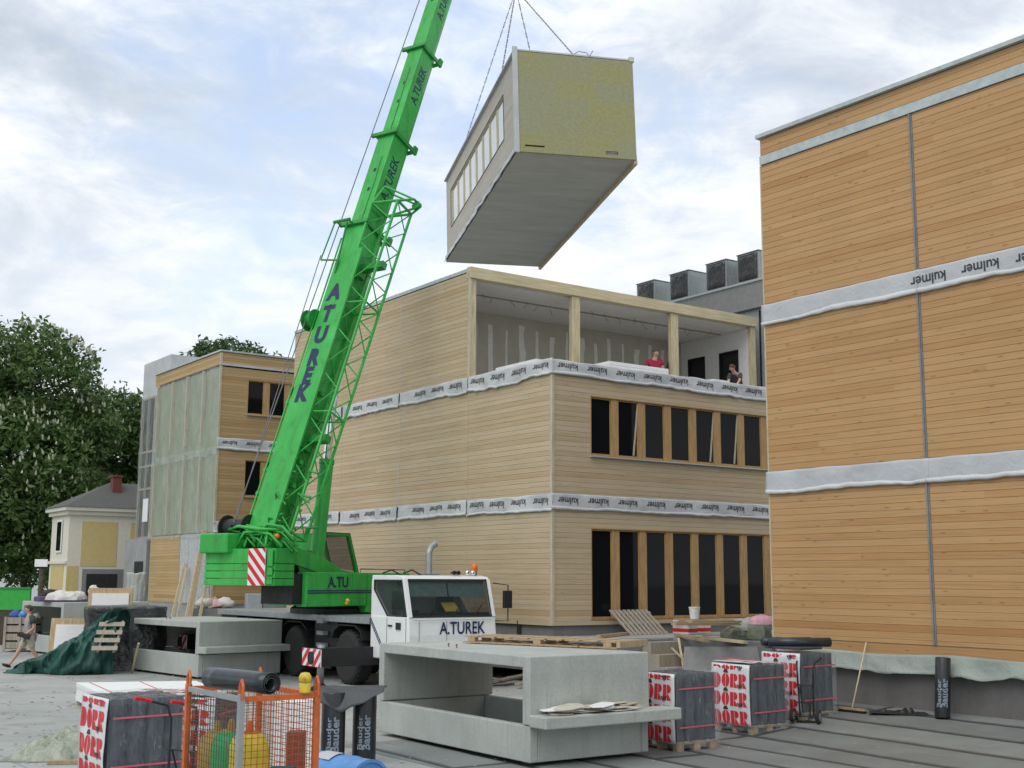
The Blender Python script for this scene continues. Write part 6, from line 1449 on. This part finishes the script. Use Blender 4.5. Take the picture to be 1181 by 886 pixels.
# ------------------------------------------------------------------ people
def skin_mesh(name, pts, edges, radii, root, mat, parent, sub=2, smooth=True):
    me = bpy.data.meshes.new(name); me.from_pydata([tuple(p) for p in pts], edges, []); o = bpy.data.objects.new(name, me); COL.objects.link(o)
    o.modifiers.new('s', 'SKIN').use_smooth_shade = True
    for i, r_ in enumerate(radii):
        sv_ = me.skin_vertices[0].data[i]; sv_.radius = (r_, r_) if isinstance(r_, (int, float)) else r_; sv_.use_root = (i == root)
    q = o.modifiers.new('d', 'SUBSURF'); q.levels = q.render_levels = sub
    dg = bpy.context.evaluated_depsgraph_get(); dg.update(); m2 = bpy.data.meshes.new_from_object(o.evaluated_get(dg)); bpy.data.objects.remove(o); bpy.data.meshes.remove(me)
    m2.name = name; m2.materials.clear(); m2.materials.append(mat); m2.polygons.foreach_set('use_smooth', [True]*len(m2.polygons)); m2.polygons.foreach_set('material_index', [0]*len(m2.polygons))
    o = bpy.data.objects.new(name, m2); COL.objects.link(o); o.parent = parent; return o
def person(label, loc, rotz, J, shirt, legs, shorts=True, sleeve=.5, hairm='hair'):
    """J: joint positions in the figure's own frame (faces -Y)"""
    o = thing('person', label, 'person', loc, rotz); J = {k: V(v) for k, v in J.items()}; P, E, Rr, ix = [], [], [], {}
    def pt(k, p, r_): ix[k] = len(P); P.append(V(p)); Rr.append(r_); return k
    def ln(*ks): 
        for a, b in zip(ks, ks[1:]): E.append((ix[a], ix[b]))
    hd = (J['head']-J['neck']).normalized(); pt('pelvis', J['pelvis'], (.15, .11)); pt('waist', J['pelvis'].lerp(J['chest'], .5), (.14, .105)); pt('chest', J['chest'], (.17, .115)); pt('neck', J['neck'], .055)
    pt('skull', J['head'], (.078, .095)); pt('jaw', J['neck'].lerp(J['head'], .55), .062); pt('top', J['head']+hd*.085, (.06, .07))
    ln('pelvis', 'waist', 'chest', 'neck', 'jaw', 'skull', 'top'); f = J['face'].normalized()
    pt('nose', J['head']+f*.125-hd*.02, .014); ln('skull', 'nose')
    for s_ in 'lr':
        pt('sh'+s_, J['sh'+s_], .062); pt('el'+s_, J['el'+s_], .042); pt('wr'+s_, J['wr'+s_], .028); ln('chest', 'sh'+s_, 'el'+s_, 'wr'+s_)
        d_ = (J['wr'+s_]-J['el'+s_]).normalized(); side = d_.cross(V((0, 1, 0)))
        side = side.normalized() if side.length > .1 else V((1, 0, 0)); nn = d_.cross(side)
        pt('pa'+s_, J['wr'+s_]+d_*.06, (.036, .020)); ln('wr'+s_, 'pa'+s_)
        for k, (u, le) in enumerate(((-.03, .07), (-.01, .08), (.011, .075), (.03, .06))):
            a = J['wr'+s_]+d_*.10+side*u; pt('f%s%d' % (s_, k), a, .0105); pt('g%s%d' % (s_, k), a+d_*le*.55+nn*.01, .0095); pt('h%s%d' % (s_, k), a+d_*le*.8+nn*.035, .008); ln('pa'+s_, 'f%s%d' % (s_, k), 'g%s%d' % (s_, k), 'h%s%d' % (s_, k))
        a = J['wr'+s_]+d_*.04-side*.045; pt('t'+s_, a, .012); pt('u'+s_, a+d_*.04-side*.012+nn*.012, .010); ln('pa'+s_, 't'+s_, 'u'+s_)
        pt('hi'+s_, J['hi'+s_], .098); pt('kn'+s_, J['kn'+s_], .062); pt('an'+s_, J['an'+s_], .042); pt('to'+s_, J['an'+s_]+J.get('toe'+s_, V((0, -.16, -.05))), .035); pt('ca'+s_, J['kn'+s_].lerp(J['an'+s_], .35)+V((0, .015, 0)), .056)
        ln('pelvis', 'hi'+s_, 'kn'+s_, 'ca'+s_, 'an'+s_, 'to'+s_)
    skin_mesh('body', P, E, Rr, 0, M['skin'], o)
    # clothes
    def garment(name, ks, es, mat, grow, ends=None):
        pp = [P[ix[k]] if k in ix else ends[k] for k in ks]; rr = []
        for k in ks:
            r_ = Rr[ix[k]] if k in ix else .06; rr.append(tuple(q+grow for q in r_) if isinstance(r_, tuple) else r_+grow)
        id_ = {k: i for i, k in enumerate(ks)}; skin_mesh(name, pp, [(id_[a], id_[b]) for a, b in es], rr, 0, mat, o)
    en = {'s'+s_: J['sh'+s_].lerp(J['el'+s_], sleeve) for s_ in 'lr'}; en['hem'] = J['pelvis']+V((0, 0, .03)); en['collar'] = J['chest'].lerp(J['neck'], .55)
    garment('shirt', ['chest', 'waist', 'pelvis', 'collar', 'shl', 'shr', 'sl', 'sr'], [('chest', 'waist'), ('waist', 'pelvis'), ('chest', 'collar'), ('chest', 'shl'), ('chest', 'shr'), ('shl', 'sl'), ('shr', 'sr')], shirt, .022, en)
    lk = {'q'+s_: J['hi'+s_].lerp(J['kn'+s_], .92) for s_ in 'lr'}
    if shorts: garment('shorts', ['pelvis', 'hil', 'hir', 'ql', 'qr'], [('pelvis', 'hil'), ('pelvis', 'hir'), ('hil', 'ql'), ('hir', 'qr')], legs, .034, lk)
    else: garment('trousers', ['pelvis', 'hil', 'hir', 'knl', 'knr', 'anl', 'anr'], [('pelvis', 'hil'), ('pelvis', 'hir'), ('hil', 'knl'), ('hir', 'knr'), ('knl', 'anl'), ('knr', 'anr')], legs, .03)
    for s_ in 'lr':
        a = J['an'+s_]; t_ = J.get('toe'+s_, V((0, -.16, -.05))); mb = MB(); b_ = a+t_*1.1
        vs, fs = _sph(a.lerp(b_, .45)+V((0, 0, -.035)), .1, 14, 8, (.5, .5, .5)); dd = V((t_.x, t_.y, t_.z+.05)).normalized(); c_ = a.lerp(b_, .45)+V((0, 0, -.03)); vs = [c_+(v-c_)+dd*((v-c_).dot(dd)*1.8) for v in vs]; mb.add(vs, fs); mb.build('shoe', M['black'], o, smooth=True)
    # hair and face
    sd_ = f.cross(hd).normalized(); mb = MB(); vs, fs = _sph((0, 0, 0), .112, 18, 12, (1, 1, 1)); vs2 = []
    for v in vs:
        p = J['head']+hd*.025-f*.022+sd_*v.x*.86+f*v.y*1.0+hd*v.z*.98
        if v.y > .02 and v.z < .055: p = J['head']+(p-J['head'])*.72
        if v.z < -.03: p = J['head']+(p-J['head'])*.8
        vs2.append(p)
    mb.add(vs2, fs); mb.build('hair', M[hairm], o, smooth=True)
    for q_ in (-1, 1):
        c_ = J['head']+f*.088+sd_*.033*q_+hd*.012; MB().sphere(c_, .0125, 8, 6).build('eye', M['ink'], o, smooth=True)
        MB().sphere(J['head']+sd_*.088*q_-hd*.005, .026, 8, 6, (.5, 1, 1.2)).build('ear', M['skin'], o, smooth=True)
    MB().sphere(J['head']+f*.088-hd*.055, .02, 10, 6, (1.2, .5, .35)).build('mouth', M['pink'], o, smooth=True)
    return o
JW = dict(pelvis=(0, 0, .95), chest=(0, -.02, 1.33), neck=(0, -.03, 1.52), head=(.0, -.06, 1.66), face=(-.25, -1, -.12), shl=(.2, 0, 1.42), ell=(.29, .04, 1.15), wrl=(.2, -.14, .98), shr=(-.2, 0, 1.42), elr=(-.27, .10, 1.15), wrr=(-.22, -.02, .92),
          hil=(.095, 0, .90), knl=(.10, .10, .50), anl=(.09, .34, .13), hir=(-.095, 0, .90), knr=(-.10, -.22, .52), anr=(-.10, -.46, .13), toel=(0, -.17, -.07), toer=(0, -.165, .01))
M['shirtgrey'] = plain('grey_shirt', (.30, .31, .30), .85, var=.1); M['sand_cloth'] = plain('sand_shorts', (.42, .39, .32), .85, var=.1); M['shirtred'] = plain('dark_red_shirt', (.32, .02, .05), .85, var=.1); M['clothdark'] = plain('dark_cloth', (.045, .05, .055), .85); M['teal_dk'] = plain('dark_sleeve', (.05, .065, .06), .85)
wm = G(31, 771); pw = person('man in grey shirt and sand shorts walking past the green tarpaulin', (wm.x, wm.y, .0), R(-52), JW, M['shirtgrey'], M['sand_cloth'], True, .55)
for s_ in (.2, -.2):
    e_ = V((.29, .04, 1.15)) if s_ > 0 else V((-.27, .10, 1.15)); a_ = V((s_, 0, 1.43)); MB().path([a_+V((-s_*.25, 0, .02)), a_, a_.lerp(e_, .6)], .08, 10, [.08, .092, .082]).build('sleeve', M['teal_dk'], pw, smooth=True)
mb = MB(); p_ = MW[pw.name] @ V((.2, -.2, .93)); mb.obox((0, 0, 0), (.16, .0, -.05), (0, .05, 0), (.02, 0, .06)); mb.path([(-.12, 0, .05), (-.2, 0, .1), (-.16, 0, -.02)], .02, 6); o = tag(mb.build('power_tool', M['black'], None, bevel=.01), "dark power tool held at the walking man's hip", 'tool'); o.location = p_
JR_ = dict(pelvis=(0, 0, .95), chest=(0, -.05, 1.33), neck=(.0, -.09, 1.52), head=(.03, -.15, 1.655), face=(.6, -1, -.45), shl=(.2, -.03, 1.43), ell=(.26, -.02, 1.14), wrl=(.22, -.16, .92), shr=(-.2, -.03, 1.43), elr=(-.27, -.02, 1.14), wrr=(-.2, -.17, .93),
           hil=(.095, 0, .90), knl=(.10, -.02, .50), anl=(.10, 0, .10), hir=(-.095, 0, .90), knr=(-.10, -.03, .50), anr=(-.10, 0, .10))
person('worker in a dark red shirt standing in the open top storey', CBp(6.80, 3.62, 7.956), R(0), JR_, M['shirtred'], M['clothdark'], False, .6)
JC = dict(pelvis=(0.1, .25, .72), chest=(-.02, -.12, 1.02), neck=(-.07, -.26, 1.17), head=(-.12, -.36, 1.27), face=(-.8, -.7, -.5), shl=(.15, -.12, 1.10), ell=(.1, -.36, .86), wrl=(-.02, -.52, .66), shr=(-.2, -.14, 1.08), elr=(-.24, -.38, .84), wrr=(-.2, -.54, .64),
          hil=(.16, .22, .70), knl=(.22, -.12, .48), anl=(.2, .12, .10), hir=(.02, .22, .70), knr=(-.02, -.14, .48), anr=(-.02, .1, .10))
person('worker in dark clothes bending down at the right end of the open storey', CBp(9.35, 2.6, 7.956), R(-10), JC, M['clothdark'], M['clothdark'], False, .85)

# ------------------------------------------------------------------ grit, chips and offcuts nobody could count
rd = np.random.default_rng(12); mb = MB()
def chips(n, cx, cy, sx, sy, s0, s1, z=lambda p: 0):
    for _ in range(n):
        x, y = cx+rd.normal()*sx, cy+rd.normal()*sy; s = s0+(s1-s0)*rd.random()**2.5; an = rd.random()*6.28; u = V((math.cos(an), math.sin(an), 0)); v = V((-u.y, u.x, 0))
        b_ = V((x, y, z((x, y))+.004)); k = [.6+.5*rd.random() for _ in range(4)]
        mb.add([b_-u*s*k[0]-v*s*.6, b_+u*s*k[1]-v*s*.5, b_+u*s*.8+v*s*k[2], b_-u*s*.7+v*s*.6*k[3], b_+V((0, 0, s*.5*k[0]))], [(0, 1, 4), (1, 2, 4), (2, 3, 4), (3, 0, 4)])
chips(700, -9, 26, 4, 5, .01, .07); chips(420, -6, 20, 2.5, 3, .008, .045); chips(200, 3, 22, 3, 3, .008, .04, felt_z); chips(120, -1.5, 18, 1.5, 1.5, .008, .03); chips(260, -3, 30, 3, 2, .01, .06)
o = mb.build('grit', M['gritstone'], None, fix=False); o['kind'] = 'stuff'
# ------------------------------------------------------------------ give every loose piece of these parts an object of its own
def split(o, nm):
    me = o.data; n = len(me.vertices); par = list(range(n))
    def find(i):
        while par[i] != i: par[i] = par[par[i]]; i = par[i]
        return i
    for e in me.edges: par[find(e.vertices[0])] = find(e.vertices[1])
    gr = {}
    for p in me.polygons: gr.setdefault(find(p.vertices[0]), []).append(p)
    if len(gr) < 2: return
    for ps in gr.values():
        ids = sorted({i for p in ps for i in p.vertices}); ix = {i: k for k, i in enumerate(ids)}
        m2 = bpy.data.meshes.new(nm); m2.from_pydata([tuple(me.vertices[i].co) for i in ids], [], [tuple(ix[i] for i in p.vertices) for p in ps])
        for q in me.materials: m2.materials.append(q)
        m2.polygons.foreach_set('use_smooth', [p.use_smooth for p in ps])
        c = o.copy(); c.data = m2; c.name = nm; COL.objects.link(c)
    bpy.data.objects.remove(o)
SPL = dict(planks='plank', bearers='bearer', batten='batten', pillar='pillar', hydraulic_hose='hydraulic_hose', valve_block='valve_block', wiper='wiper', sun_blind='sun_blind', loose_cable='loose_cable', wall_joint='wall_joint', bearer='bearer',
           slat_frame='slat', lath='lath', support_block='support_block', lifting_loop='lifting_loop', counterweight_lug='counterweight_lug', jib_bracket='jib_bracket', corner_trim='corner_trim', kerb='kerb', strap='strap', roof_rack='roof_rack', loose_lath='loose_lath', printed_tape='printed_tape', sheave='sheave', boom_hole='boom_hole', grease_line='grease_line', panel_gap='panel_gap', membrane_roll='membrane_roll', pinstripe='pinstripe', ladder='rung')
for o in list(COL.objects):
    b_ = o.name.split('.')[0]
    if o.type == 'MESH' and o.parent is not None and b_ in SPL: split(o, SPL[b_])
